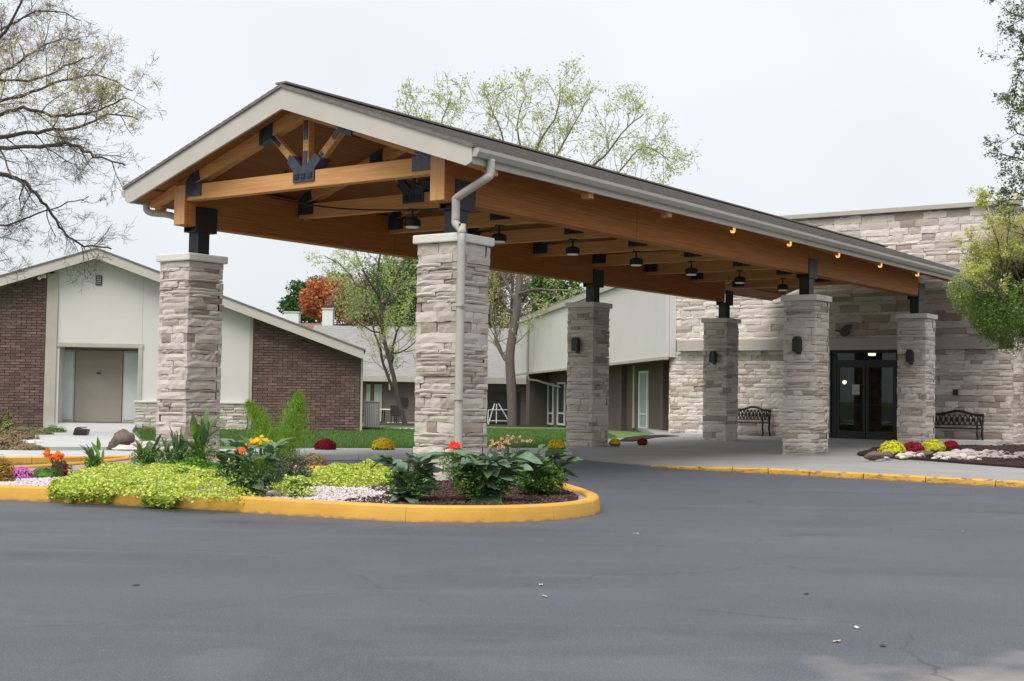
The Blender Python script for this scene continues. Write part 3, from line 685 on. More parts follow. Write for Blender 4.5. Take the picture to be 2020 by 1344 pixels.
# lobby behind the doors
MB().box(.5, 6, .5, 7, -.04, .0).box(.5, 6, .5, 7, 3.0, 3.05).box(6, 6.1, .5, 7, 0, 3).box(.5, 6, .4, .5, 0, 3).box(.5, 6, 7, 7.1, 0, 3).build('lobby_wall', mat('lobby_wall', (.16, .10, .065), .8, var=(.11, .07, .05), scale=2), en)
t_ = thing('reception_counter', loc(UW+3.2, 3.6, .1), CROT, 'pale topped reception counter seen dimly through the entrance doors', 'counter')
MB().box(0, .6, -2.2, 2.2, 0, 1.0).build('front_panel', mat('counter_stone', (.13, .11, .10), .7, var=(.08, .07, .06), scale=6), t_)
MB().box(-.08, .68, -2.3, 2.3, 1.0, 1.06).build('counter_top', M['trim'], t_)
def uvz(px, py, u0):
    a, b_ = px-1010, py-672; c, s = math.cos(ROLL), math.sin(ROLL); X = c*a+s*b_; Yb = -s*a+c*b_
    d = fw + r0*(X/FPX) - up0*(Yb/FPX); k = (u0+O.dot(U))/d.dot(U); p = Vector((0, 0, CAMH))+d*k
    return (p-O).dot(V), p.z
v_, z_ = uvz(1720, 699, UW+1.6); glow = mat('warm_lamp', (1, .9, .7), .4, emit=((1, .88, .62), 9))
t_ = thing('ceiling_lamp', loc(UW+1.6, v_, z_), CROT, 'small glowing ceiling lamp behind the glass above the entrance doors', 'lamp')
MB().tube([(0, 0, -.05), (0, 0, -.04), (0, 0, .05), (0, 0, .06)], [.06, .12, .12, .06], 12).build('lamp_globe', glow, t_, smooth=True); MB().tube([(0, 0, .06), (0, 0, .3)], .02, 6).build('stem', M['lantern'], t_)
v_, z_ = uvz(1666, 754, UW+2.6)
t_ = thing('table_lamp', loc(UW+3.4, uvz(1666, 754, UW+3.4)[0], 1.16), CROT, 'small glowing table lamp on the reception counter behind the left door', 'lamp')
zz = uvz(1666, 754, UW+3.4)[1]-1.16
MB().tube([(0, 0, 0), (0, 0, .02), (0, 0, .04), (0, 0, zz-.08)], [.09, .09, .02, .02], 10).build('lamp_foot', M['blacksteel'], t_); MB().tube([(0, 0, zz-.07), (0, 0, zz-.03), (0, 0, zz+.03), (0, 0, zz+.06)], [.03, .07, .07, .02], 12).build('lamp_shade', glow, t_, smooth=True)
v_, z_ = uvz(1722, 768, UW+3.4)
t_ = thing('framed_picture', loc(UW+5.9, uvz(1722, 760, UW+5.9)[0], uvz(1722, 760, UW+5.9)[1]), CROT, 'framed grey picture on the lobby wall behind the right door', 'picture')
MB().box(-.02, .05, -.42, .42, -.5, .5).build('picture_frame', M['blacksteel'], t_); MB().box(-.03, -.021, -.36, .36, -.44, .44).build('print', mat('picture_print', (.25, .30, .32), .5, var=(.06, .08, .09), scale=5), t_)
t_ = thing('flower_vase', loc(UW+3.4, uvz(1738, 785, UW+3.4)[0], 1.16), CROT, 'vase of yellow flowers on the reception counter behind the right door', 'vase')
MB().tube([(0, 0, 0), (0, 0, .05), (0, 0, .16), (0, 0, .22), (0, 0, .25)], [.06, .09, .08, .04, .055], 12).build('vase', M['white'], t_, smooth=True)
rr = random.Random(2); b = MB()
for k_ in range(26):
    p = Vector((rr.gauss(0, .07), rr.gauss(0, .10), .40+rr.gauss(0, .06))); b.box(p.x-.03, p.x+.03, p.y-.03, p.y+.03, p.z-.02, p.z+.02); b.tube([(0, 0, .22), p], .004, 3)
b.build('bouquet', mat('yellow_bouquet', (.65, .5, .08), .7, var=(.4, .28, .05), scale=12), t_)
# entrance doors
dr = thing('entrance_doors', loc(UW+.16, (DV0+DV1)/2, .085), CROT, 'black framed double glass entrance doors with a transom in the stone wall', 'door')
hw = (DV1-DV0)/2; HT = DZ1-.085
b = MB(); b.box(0, .12, -hw, -hw+.17, 0, HT).box(0, .12, hw-.17, hw, 0, HT).box(0, .12, -hw+.17, hw-.17, HT-.08, HT).box(0, .12, -hw+.17, hw-.17, 2.33, 2.45)
b.build('door_frame', M['blacksteel'], dr)
MB().box(.05, .06, -hw+.17, hw-.17, 2.45, HT-.08).build('transom_glass', M['glass'], dr)
for s_ in (-1, 1):
    a, c = sorted((s_*.012, s_*(hw-.175)))
    b = MB(); b.box(.02, .08, a, a+.09, .01, 2.325).box(.02, .08, c-.09, c, .01, 2.325).box(.02, .08, a+.09, c-.09, .01, .24).box(.02, .08, a+.09, c-.09, 2.22, 2.325)
    lf = b.build('door_leaf', M['blacksteel'], dr)
    MB().box(.045, .053, a+.09, c-.09, .24, 2.22).build('glass', M['glass'], lf)
    MB().bar((-.03, s_*.16, .85), (-.03, s_*.16, 1.25), .02, .02).build('pull_handle', M['gutter'], lf)
v_, z_ = uvz(1688, 769, UW+.19)
t_ = thing('notice_sheet', loc(UW+.195, v_, z_), CROT, 'white paper notice taped inside the left entrance door glass', 'notice')
MB().box(0, .003, -.12, .12, -.16, .16).build('paper', mat('paper', (.45, .45, .43), .8, var=(.36, .36, .35), scale=9), t_)
# dark emblem on the wall over the doors, small outlet
v_, z_ = uvz(1668, 655, UW-.01)
t_ = thing('leaf_emblem', loc(UW-.03, v_, z_), CROT, 'brown leaf shaped ornament fixed to the stone above the entrance doors', 'ornament')
pts = [(-.33, .06), (-.14, .06), (-.02, .20), (.20, .24), (.14, .06), (.10, -.08), (-.04, -.16), (-.16, -.06), (-.2, .0), (-.33, .03)]
MB().prism([(-y, z) for y, z in pts][::-1], 0, -.03, 0.03).build('leaf_plate', mat('bronze', (.07, .055, .05), .6, var=(.10, .08, .07), scale=8), t_)
v_, z_ = uvz(1885, 774, UW-.01)
t_ = thing('outlet_cover', loc(UW-.01, v_, z_), CROT, 'small square black outlet cover on the stone wall above the right bench', 'outlet')
MB().box(-.05, .04, -.07, .07, -.08, .08).build('cover', M['lantern'], t_, bevel=.01); MB().box(-.06, -.05, -.03, .03, -.05, .0).build('flap', M['blacksteel'], t_)
# low wing right of the stone block with a beige door
rw = thing('right_wing', loc(UW+.6, -1.0, 0), CROT, 'low grey wing with a beige door at the right edge behind the stone block', 'building')
MB().box(.9, 6, -8, 0, 0, 2.83).build('wall', M['cap'], rw); MB().box(.6, 6, -8.3, 0, 2.83, 3.1).build('roof', M['trim'], rw)
d_ = MB().box(.84, .9, -2.6, -.55, .1, 2.45).build('door', M['door_b'], rw); MB().box(.80, .84, -2.7, -2.6, .1, 2.5).box(.80, .84, -.55, -.47, .1, 2.5).box(.80, .84, -2.6, -.55, 2.45, 2.52).build('door_frame', M['trim'], rw)

# benches
def bench(u, v, label, w_=1.3):
    t_ = thing('garden_bench', loc(u, v, .085), CROT, label, 'bench', 'dark benches against the entrance wall')
    h = w_/2; f = .24                        # front at -u
    for k_ in range(5):
        x = -f+.03+k_*.10; MB().box(x-.04, x+.04, -h, h, .405, .445).build('seat_slat', M['slat'], t_, bevel=.004)
    for s_ in (-1, 1):
        y = s_*(h-.05)
        MB().tube(catmull([(-f, y, .42), (-f-.04, y, .28), (-f+.02, y, .14), (-f-.04, y, 0)], 3), .03, 6).build('leg', M['iron'], t_)
        MB().tube(catmull([(f, y, .42), (f-.03, y, .25), (f+.06, y, .0)], 3), .03, 6).build('leg', M['iron'], t_)
        MB().tube(catmull([(-f, y, .43), (-f-.04, y, .55), (-f-.02, y, .64), (0, y, .66), (f-.02, y, .62)], 3), .03, 6).build('armrest', M['iron'], t_)
        MB().tube([(f-.03, y, .42), (f+.07, y, .86)], .032, 6).build('back_post', M['iron'], t_)
    crest = catmull([(f+.06, -h+.05, .83), (f+.065, -h*.55, .84), (f+.07, 0, .93), (f+.065, h*.55, .84), (f+.06, h-.05, .83)], 5)
    MB().tube(crest, .042, 6).build('crest_rail', M['slat'], t_)
    MB().tube([(f, -h+.05, .52), (f, h-.05, .52)], .018, 6).build('lower_rail', M['iron'], t_)
    b = MB()
    n = 9
    for k_ in range(n):
        y0 = -h+.08+(2*h-.16)*k_/n; y1 = -h+.08+(2*h-.16)*(k_+1)/n
        b.bar((f+.01, y0, .53), (f+.055, y1, .83), .026, .03); b.bar((f+.01, y1, .53), (f+.055, y0, .83), .026, .03)
        c = ((y0+y1)/2); b.tube([(f+.035, c+.045*math.cos(a), .68+.055*math.sin(a)) for a in [i*math.pi/3 for i in range(7)]], .016, 4)
    b.build('scroll_panel', M['iron'], t_)
bench(UW-.42, 7.22, 'dark ornamental bench in the shade left of the entrance doors')
bench(UW-.42, .62, 'dark ornamental bench right of the entrance doors, half behind the last pillar', 1.6)
MB().box(-.3, .3, -.9, .9, .085, .24).build('low_concrete_ledge', M['concrete_l'], None, location=tuple(gnd(1905, 886, 0)), rotz=CROT, label='short low concrete ledge in front of the right bench beside the rocks', cat='ledge')

# ------------------------------------------------------------------ white wing
PR = Vector((5.22, 45.2, 0)); PLf = Vector((.13, 72, 0)); wd = (PLf-PR); WL = wd.length; wd.normalize(); wn = Vector((-wd.y, wd.x, 0))   # wn points away (left/front) 
if wn.x > 0: wn = -wn
WROT = math.atan2(wd.y, wd.x)
wg = thing('white_wing', tuple(PR), WROT, 'long white sided wing with sloping roofline and taupe walls below, left of the stone entrance', 'building')
# local x runs along the wing towards the far end, local +y is the lawn side (left)
def wl(px, py):                              # pixel to (x along wing, z)
    a, b_ = px-1010, py-672; c, s = math.cos(ROLL), math.sin(ROLL); X = c*a+s*b_; Yb = -s*a+c*b_
    d = fw + r0*(X/FPX) - up0*(Yb/FPX); k = PR.dot(wn)/d.dot(wn); p = Vector((0, 0, CAMH))+d*k; return (p-PR).dot(wd), p.z
t0 = wl(1225, 565); t1 = wl(1013, 643)
sl = (t1[1]-t0[1])/(t1[0]-t0[0]); topz = lambda x: t0[1]+sl*(x-t0[0])
bz = lambda x: 2.66-.26*x/WL
cuts = [0, wl(1120, 700)[0], wl(1043.5, 700)[0], WL-.02]
for a, c in zip(cuts, cuts[1:]):
    MB().prism([(a+.02, bz(a)), (c-.02, bz(c)), (c-.02, topz(c)), (a+.02, topz(a))][::-1], 1, -.12, 0).build('siding_panel', M['panel'], wg)
MB().prism([(0, bz(0)-.02), (WL, bz(WL)-.02), (WL, topz(WL)-.1), (0, topz(0)-.1)][::-1], 1, -.35, -.13).build('wall', M['panel'], wg)
MB().prism([(0, bz(0)-.10), (WL, bz(WL)-.10), (WL, bz(WL)), (0, bz(0))][::-1], 1, -.1, .06).build('sill_board', M['trim'], wg)
MB().prism([(0, topz(0)), (WL, topz(WL)), (WL, topz(WL)+.20), (0, topz(0)+.20)][::-1], 1, -.3, .12).build('roof_edge', M['gutter'], wg)
MB().prism([(0, topz(0)+.2), (WL, topz(WL)+.2), (WL, topz(WL)+.3), (0, topz(0)+.3)][::-1], 1, -7, .05).build('roof', M['far_roof'], wg)
MB().prism([(0, -.6), (WL, -.6), (WL, bz(WL)-.02), (0, bz(0)-.02)][::-1], 1, -1.3, -1.1).build('lower_wall', M['brownwall'], wg)
MB().prism([(0, bz(0)-.03), (WL, bz(WL)-.03), (WL, bz(WL)-.02), (0, bz(0)-.02)][::-1], 1, -1.1, -.1).build('soffit', M['brownwall'], wg)
def wlow(px, back=1.1):
    a = px-1010; X = math.cos(ROLL)*a+math.sin(ROLL)*120
    d = fw + r0*(X/FPX); q = PR-wn*(-0)  # plane shifted away from the lawn by `back`
    nrm = wn; k = (PR.dot(nrm)-back)/Vector((d.x, d.y, 0)).dot(nrm); p = Vector((d.x, d.y, 0))*k; return (p-PR).dot(wd)
def wwin(pa, pb, z0, z1, back=1.1, nm='window', curtain=False):
    a, c = sorted((wlow(pa, back), wlow(pb, back))); zg = -.45*max(0, min(1, (a*abs(wd.y)+43.4-44)/31))
    y = -back+.01
    b = MB(); t = .09
    b.box(a, c, y, y+.06, z0+zg, z0+zg+t).box(a, c, y, y+.06, z1+zg-t, z1+zg).box(a, a+t*1.6, y, y+.06, z0+zg+t, z1+zg-t).box(c-t*1.6, c, y, y+.06, z0+zg+t, z1+zg-t).box(a+t, c-t, y, y+.05, z0+zg+.55, z0+zg+.62)
    w_ = b.build(nm, M['white'], wg)
    MB().box(a+.05, c-.05, y+.004, y+.02, z0+zg+.05, z1+zg-.05).build('pane', M['curtain'] if curtain else M['glass_far'], w_)
wwin(1262, 1280, .1, 2.35, curtain=True)
wwin(1101, 1116, .1, 2.2); wwin(1082, 1093, .1, 2.2); wwin(1068, 1078, .1, 2.2)
x0, x1 = sorted((wlow(1250.5), wlow(1253.5))); MB().box(x0, x1, -1.09, -1.03, .05, 2.5).build('pipe', M['trim'], wg)
x0, x1 = sorted((wlow(1022, .1), wlow(1043, .1)))
MB().box(x0, x0+.9, -1.1, -.14, -.6, bz(x0)-.03).build('pier', M['brownwall'], wg)
x1 = wl(1043.5, 700)[0]
MB().tube(catmull([(x1, .05, topz(x1)), (x1, .05, bz(x1)-.1), (x1-.5, -.3, bz(x1)-.4), (x1-3, -1.0, bz(x1)-.75)], 3), .06, 6).build('downspout', M['gutter'], wg)
for x in (3.2, 8.8, 14.5): MB().box(x, x+.35, -1.1, -.9, -.4, bz(x)-.04).build('pier', M['brownwall'], wg)

# ------------------------------------------------------------------ far grey-roofed building
fb = thing('far_building', (-6, 75, -.45), 0, 'low taupe building with a wide grey shingle roof across the far end of the lawn', 'building')
MB().box(-9, 9.1, .6, 9, 0, 2.35).build('wall', M['brownwall'], fb)
b = MB(); b.prism([(-.1, 2.62), (10, 5.95), (20, 2.6)], 0, -6.6, 9.2); b.build('roof', M['far_roof'], fb)
MB().box(-6.7, 9.3, -.16, -.10, 2.36, 2.66).build('fascia', M['trim'], fb)
MB().box(-6.7, 9.3, -.10, .6, 2.36, 2.40).build('soffit', M['brownwall'], fb)
for px0, px1 in ((720, 728), (736, 751)):
    a = at(px0, 800, 75).x+6; c = at(px1, 800, 75).x+6
    w_ = MB().box(a, c, .52, .6, .1, 2.2).build('window', M['trim'], fb); MB().box(a+.08, c-.08, .50, .519, .2, 2.1).build('pane', M['curtain'], w_)
a = at(965, 800, 75).x+6; MB().box(a-1, a+1.7, .50, .6, .1, 1.9).build('porch_opening', M['blacksteel'], fb)
MB().box(at(790, 800, 75).x+6-.05, at(790, 800, 75).x+6+.35, .45, .6, 1.0, 1.45).build('meter_box', M['blacksteel'], fb)
MB().tube([(at(768, 750, 75).x+6, -.05, 2.4), (at(768, 750, 75).x+6, .3, 1.9)], .05, 6).build('downspout', M['white'], fb)
# red-brown roofed building beyond
rb = thing('red_roofed_building', (-11, 104, -.5), 0, 'distant building with a long reddish brown roof behind the brick house', 'building')
MB().box(-7, 6, 0, 8, 0, 4).build('wall', M['brownwall'], rb); MB().prism([(-.5, 4.0), (6, 7.4), (12.5, 4.0)], 0, -7.5, 6.5).build('roof', M['red_roof'], rb)
for (px, w_, h_, lb) in ((577, 1.1, .5, 'larger white rooftop unit above the sloping roof of the brick house'), (648, .8, .75, 'tall pale chimney rising behind the orange tree')):
    p = at(px, 628, 101)
    t_ = thing('rooftop_unit', (p.x, p.y, p.z-.6), 0, lb, 'rooftop unit'); MB().box(-w_/2, w_/2, -.5, .5, -2.2, h_+.5).build('casing', M['white'], t_, bevel=.04); MB().box(-w_/2-.06, w_/2+.06, -.56, .56, h_+.5, h_+.58).build('lid', M['panel'], t_)

# ------------------------------------------------------------------ brick house with the white gable
HX, HY = -4.66, 42.0
HA = rad(7)
ho = thing('brick_house', (HX, HY, 0), HA, 'brick house with a white gable panel and taupe door at the left', 'house')
def hxz(px, py, back=0.0):               # local x and height on the facade plane, `back` metres behind it
    a, b_ = px-1010, py-672; c, s = math.cos(ROLL), math.sin(ROLL); X = c*a+s*b_; Yb = -s*a+c*b_
    d = fw + r0*(X/FPX) - up0*(Yb/FPX); nrm = Vector((-math.sin(HA), math.cos(HA), 0)); k = (Vector((HX, HY, 0)).dot(nrm)+back)/d.dot(nrm); p = Vector((0, 0, CAMH))+d*k
    return (p-Vector((HX, HY, 0))).dot(Vector((math.cos(HA), math.sin(HA), 0))), p.z
hx = lambda px, y=42.0: hxz(px, 760, y-42.0)[0]
PX0, PK = hxz(190, 490, -.5); e1 = hxz(718, 690, -.5); e0 = hxz(0, 545, -.5)
sR = (PK-e1[1])/(e1[0]-PX0); sLf = (PK-e0[1])/(PX0-e0[0])
hz = lambda x: PK-(sR if x > PX0 else sLf)*abs(x-PX0)
XR = e1[0]; XL = PX0-11.0
for s_, xe in ((1, XR), (-1, XL)):
    MB().prism([(PX0, PK-.02), (xe, hz(xe)-.02), (xe, hz(xe)-.30), (PX0, PK-.31)][::-s_], 1, -.5, -.45).build('fascia', M['fascia'], ho)
    MB().prism([(PX0, PK+.03), (xe+s_*.06, hz(xe+s_*.06)+.03), (xe+s_*.06, hz(xe+s_*.06)-.018), (PX0, PK-.018)][::-s_], 1, -.53, 14).build('roof', M['shingle'], ho)
    MB().prism([(PX0, PK-.20), (xe-s_*.05, hz(xe)-.2+s_*0), (xe-s_*.05, hz(xe)-.24), (PX0, PK-.24)][::-s_], 1, -.449, 13.9).build('soffit', M['brick_mortar'], ho)
wt = lambda x: hz(x)-.25
# wall cores
def hwall(name, m_, x0, x1, y0, y1, z0=None):
    pts = [(x0, 0 if z0 is None else z0)]+[(x1, 0 if z0 is None else z0), (x1, wt(x1))]+([(PX0, wt(PX0))] if x0 < PX0 < x1 else [])+[(x0, wt(x0))]
    return MB().prism(pts[::-1], 1, y0, y1).build(name, m_, ho)
xA = hx(88); xB = hx(100); xC = hx(278); xD = hx(490); xE = hx(497)
hwall('wall', M['brick_mortar'], XL+.3, xA-.002, .06, .4)
hwall('wall', M['brick_mortar'], xE+.002, XR-.08, .06, .4)
MB().box(XR-.47, XR-.08, .41, 13.9, -.3, wt(XR)-.05).build('wall', M['brick_mortar'], ho)
# white gable panels (seam in the middle)
xm = hx(375)
def panel_(x0, x1, z0): 
    hwall('gable_panel', M['panel'], x0, x1, .0, .35, z0)
panel_(xB, xC-.006, 2.66); panel_(xC, xm-.005, .92); panel_(xm, xD, .92)
MB().box(xA, xB+.15, -.06, .35, 0, wt(xA)-.02).build('corner_post', M['trim'], ho); MB().box(xD+.002, xE, -.03, .35, 0, wt(xE)-.02).build('corner_post', M['trim'], ho)
MB().box(XR-.075, XR-.01, -.02, .4, 0, wt(XR)-.02).build('corner_post', M['trim'], ho)
MB().box(xB+.151, xC+.05, -.04, .9, 2.54, 2.659).build('door_head', M['trim'], ho); MB().box(xC-.10, xC+.02, -.04, .9, .1, 2.539).build('door_jamb', M['trim'], ho); MB().box(xB+.151, xB+.23, .0, .9, .1, 2.539).build('door_jamb', M['panel'], ho)
yd = .75
xs0, xs1, xs2, xs3 = hx(112, 42.75), hx(146, 42.75), hx(242, 42.75), hx(272, 42.75)
MB().box(xB, xC, yd+.1, yd+.2, .1, 2.6).build('porch_wall', M['door_b'], ho)
dd = MB().box(xs1+.02, xs2-.02, yd+.03, yd+.095, .22, 2.46).build('door', M['door_b'], ho, bevel=.01)
MB().box((xs1+xs2)/2-.06, (xs1+xs2)/2+.06, yd+.01, yd+.029, 1.72, 1.78).build('door_viewer', M['lantern'], dd)
MB().bar((xs2-.14, yd, 1.05), (xs2-.14, yd, 1.25), .03, .03).build('handle', M['gutter'], dd)
for a, c in ((xs0, xs1-.04), (xs2+.04, xs3)):
    w_ = MB().box(a-.04, c+.04, yd+.04, yd+.098, .22, 2.46).build('sidelight', M['trim'], ho); MB().box(a, c, yd+.02, yd+.039, .3, 2.40).build('pane', M['sidelight'], w_)
MB().box(xB-.1, xC+.1, -.2, yd+.1, .02, .2).build('threshold', M['concrete_l'], ho)
# vent and security lamp
v1 = MB().box(hx(183), hx(196), -.04, -.002, 4.45, 4.75).build('gable_vent', M['lantern'], ho, bevel=.01)
for k_ in range(4): MB().box(hx(183)+.03, hx(196)-.03, -.055, -.041, 4.49+k_*.065, 4.515+k_*.065).build('louvre', M['gutter'], v1)
v1 = MB().box(hx(72), hx(86), -.16, .0, 4.62, 4.74).build('security_lamp', M['white'], ho, bevel=.02); MB().tube([(hx(75), -.17, 4.65), (hx(75), -.26, 4.60)], .06, 8).build('lamp_head', M['white'], v1)
# stone wainscot under the gable panel
rr = random.Random(12); MB().box(hx(268), xD+.0, -.05, .05, .0, .86).build('wainscot_core', M['mortar'], ho)
z = .0
while z < .83:
    h = rr.choice((.09, .12, .15)); h = min(h, .86-z); x = hx(268)
    while x < xD-.01:
        w_ = rr.uniform(.3, .75); c = min(x+w_, xD); 
        if c-x > .1: put_piece('stone', rr.choice(ST), ho, Vector(((x+c)/2, -.08+rr.uniform(-.01, .01), z+h/2)), -math.pi/2, (.1, c-x-.012, h-.01))
        x += w_
    z += h
MB().box(hx(266), xD+.04, -.17, .0, .862, .92).build('wainscot_cap', M['cap'], ho, bevel=.01)
# bricks
bitems = []
for (x0, x1) in ((xE+.03, XR-.09), (XL+.5, xA-.02)):
    z = .0; row = 0
    while z < wt(PX0):
        x = x0-(row % 2)*.15
        while x < x1:
            a = max(x, x0); c = min(x+.30, x1)
            if c-a > .06 and z+.085 < min(wt(a), wt(c))+.01: bitems.append((Vector(((a+c)/2, .04, z+.05)), -math.pi/2, (.07, c-a-.016, .068)))
            x += .30
        z += .085; row += 1
rr = random.Random(8)
right = [b_ for b_ in bitems if b_[0].x > PX0]; left = [b_ for b_ in bitems if b_[0].x <= PX0 and b_[0].x > hx(-30)]; rest = [b_ for b_ in bitems if b_[0].x <= hx(-30)]
allb = right+left
rr.shuffle(allb)
for it in allb[:300]:
    it = (it[0]+Vector((0, rr.uniform(-.012, .006), 0)), it[1], it[2]); put_piece('brick', rr.choice(BR), ho, *it)
join_pieces('brickwork', BR, [(i_[0]+Vector((0, rr.uniform(-.012, .006), 0)), i_[1], i_[2]) for i_ in allb[300:]]+rest, ho, M['brick_s'], rr)

# ------------------------------------------------------------------ things on the lawn
p = gnd(731, 851)
t_ = thing('air_conditioner', (p.x, p.y, tz(p.y)+.04), 0, 'grey ribbed air conditioning unit beside the corner of the brick house', 'air conditioner')
MB().box(-.20, .26, -.3, .3, .08, .92).build('casing', M['gutter'], t_, bevel=.02)
for k_ in range(7): MB().box(-.18+k_*.06, -.16+k_*.06, -.325, -.302, .12, .88).build('fin', M['white'], t_)
MB().box(-.24, .30, -.34, .34, .0, .08).build('pad', M['lantern'], t_); MB().box(-.22, .28, -.32, .32, .921, .96).build('lid', M['gutter'], t_, bevel=.01)
p = gnd(160, 858, .15)
t_ = thing('black_box', tuple(p), .1, 'small black box standing on the pale path before the taupe door', 'box')
MB().prism([(-.17, 0), (.15, 0), (.18, .13), (-.12, .17)], 1, -.16, .16).build('body', M['lantern'], t_, bevel=.015); MB().box(-.1, .12, -.1, .1, .175, .19).build('lid', M['blacksteel'], t_)
p = at(795, 838, 62)
sheet('round_slab', [(at(762, 852, 46).x+.0+1.1*math.cos(a)+.5, 47.0+1.6*math.sin(a), tz(47)+.07) for a in [i*math.pi/9 for i in range(18)]], M['concrete_l'], thick=.04)
sheet('far_terrace', [(-6.5, 70, tz(70)+.06), (-3.6, 70, tz(70)+.06), (-3.4, 75.6, -.38), (-7, 75.6, -.38)], M['concrete_l'], thick=.05)
sheet('tree_mulch', [(at(1012, 840, 66).x+1.9*math.cos(a), 66+2.6*math.sin(a), tz(66)+.08) for a in [i*math.pi/9 for i in range(18)]], M['mulch'], thick=.04)
sheet('elm_mulch', [(at(800, 840, 63).x+1.7*math.cos(a), 63+2.6*math.sin(a), tz(63)+.09) for a in [i*math.pi/9 for i in range(18)]], M['mulch'], thick=.04)
# patio table and chairs by the far building
p = at(768, 828, 72); p.z = tz(72)+.07
t_ = thing('patio_table', tuple(p), 0, 'dark patio table with a pale top outside the far building', 'table')
MB().tube([(0, 0, .70), (0, 0, .74)], .65, 16).build('tabletop', M['white'], t_)
for a in range(4): MB().tube([(.45*math.cos(a*1.57+.7), .45*math.sin(a*1.57+.7), .70), (.5*math.cos(a*1.57+.7), .5*math.sin(a*1.57+.7), 0)], .03, 6).build('leg', M['blacksteel'], t_)
for dx, rz_, lb in ((-1.3, -1.2, 'dark patio chair to the left of the pale topped table'), (.5, 2.6, 'dark patio chair in front of the pale topped table')):
    t_ = thing('patio_chair', (p.x+dx, p.y-.7, p.z), rz_, lb, 'chair', 'patio chairs by the far building')
    MB().box(-.28, .28, -.26, .26, .38, .44).build('seat', M['blacksteel'], t_)
    MB().box(-.28, .28, .24, .28, .45, .95).build('backrest', M['iron'], t_)
    for sx in (-1, 1):
        for sy in (-1, 1): MB().box(sx*.25-.02, sx*.25+.02, sy*.23-.02, sy*.23+.02, 0, .38).build('leg', M['blacksteel'], t_)
        MB().box(sx*.29-.025, sx*.29+.025, -.26, .24, .60, .64).build('armrest', M['blacksteel'], t_)
p = at(981, 836, 70); p.z = tz(70)+.06
t_ = thing('garden_swing_frame', tuple(p), 0, 'white tubular frame of a garden swing before the dark porch opening', 'swing')
for s_ in (-1, 1): MB().tube([(s_*.1-.05, 0, 1.12), (s_*.48+(.25 if s_ > 0 else 0), s_*.1, 0)], .035, 6).build('frame_leg', M['white'], t_)
MB().tube([(-.48, -.1, .78), (-.2, -.1, .80), (.60, -.1, .80)], .025, 6).build('cross_bar', M['white'], t_); MB().tube([(-.50, -.1, .22), (.68, -.1, .22)], .025, 6).build('cross_bar', M['white'], t_)
MB().tube([(-.05, 0, 1.1), (-.05, -.1, .1)], .03, 6).build('upright', M['white'], t_); MB().tube([(-.48, -.1, .78), (-.5, -.1, .1)], .03, 6).build('upright', M['white'], t_)

# ------------------------------------------------------------------ rocks
def rock_mesh(seed, m_, sub=2, flat=.7):
    bm = bmesh.new(); bmesh.ops.create_icosphere(bm, subdivisions=sub, radius=1); rr = Vector((seed*3.7, seed*1.3, seed*.7))
    for v in bm.verts:
        n_ = noise.noise(v.co*1.1+rr)*.45+noise.noise(v.co*2.6+rr)*.18; v.co *= 1+n_; v.co.z *= flat
    me = bpy.data.meshes.new('rock'); bm.to_mesh(me); bm.free(); me.materials.append(m_); return me
RK = [rock_mesh(i, M['rock'], 2) for i in range(6)]; RKB = [rock_mesh(i+20, M['boulder'], 3, .95) for i in range(3)]
for me in RKB: me.polygons.foreach_set('use_smooth', [True]*len(me.polygons))
p = gnd(232, 886, .1)
o = link('boulder', RKB[0], None, (p.x, p.y+.3, .22), .4, 'rounded dark brown boulder at the right side of the pale path', 'boulder'); o.scale = (.24, .24, .26)
for i, (px, py, s_) in enumerate(((262, 884, .22), (285, 886, .25), (305, 889, .2), (250, 890, .18), (325, 888, .16))):
    p = gnd(px, py, .1); o = link('rock', RK[i], None, (p.x, p.y, .14), i*1.1, ['pink white rock next to the brown boulder', 'largest flat pink rock between the boulder and the left front pillar', 'pale rock close to the left front pillar', 'small low rock in front of the brown boulder', 'smallest pale rock beside the pillar foot'][i], 'rock', 'pale rocks beside the path'); o.scale = (s_*1.4, s_, s_*.7)
rr = random.Random(21)
for i in range(230):
    px = rr.triangular(1712, 2070, 1880); py = 895+rr.gauss(3, 4)+(px-1850)*.012
    if px < 1760: py = max(py, 899)
    p = gnd(px, py, .13); s_ = rr.choice((.035, .045, .055, .07, .10))*rr.uniform(.8, 1.2)
    o = link('rock', rr.choice(RK), None, (p.x, p.y, .13+s_*.25), rr.uniform(0, 6), ['%s rock in the rock band of the entrance bed' % w_ for w_ in ('small white or pinkish',)][0], 'rock', 'pale rocks in the entrance bed'); o.scale = (s_*1.3, s_, s_*.8)
for i, (px, py, s_, lb) in enumerate(((1722, 905, .13, 'dark rugged rock at the tip of the entrance bed'), (1748, 903, .11, 'small dark rock right of the bed tip'), (1822, 902, .13, 'dark rough rock in the middle of the pale rock band'))):
    p = gnd(px, py, .13); o = link('rock', RKB[i % 3], None, (p.x, p.y-.1, .19), i, lb, 'rock'); o.scale = (s_*1.5, s_, s_*.7)
for i, (px, py, s_) in enumerate(((22, 884, .16), (48, 880, .2), (62, 887, .14), (70, 878, .16))):
    p = gnd(px, py, .08); o = link('rock', RK[i+1], None, (p.x, p.y, .12), i, ['leftmost white rock in the planting left of the pale path', 'largest white rock in the planting left of the pale path', 'white rock nearest the viewer left of the pale path', 'white rock closest to the edge of the pale path'][i], 'rock', 'white rocks left of the path'); o.scale = (s_*1.3, s_, s_*.7)

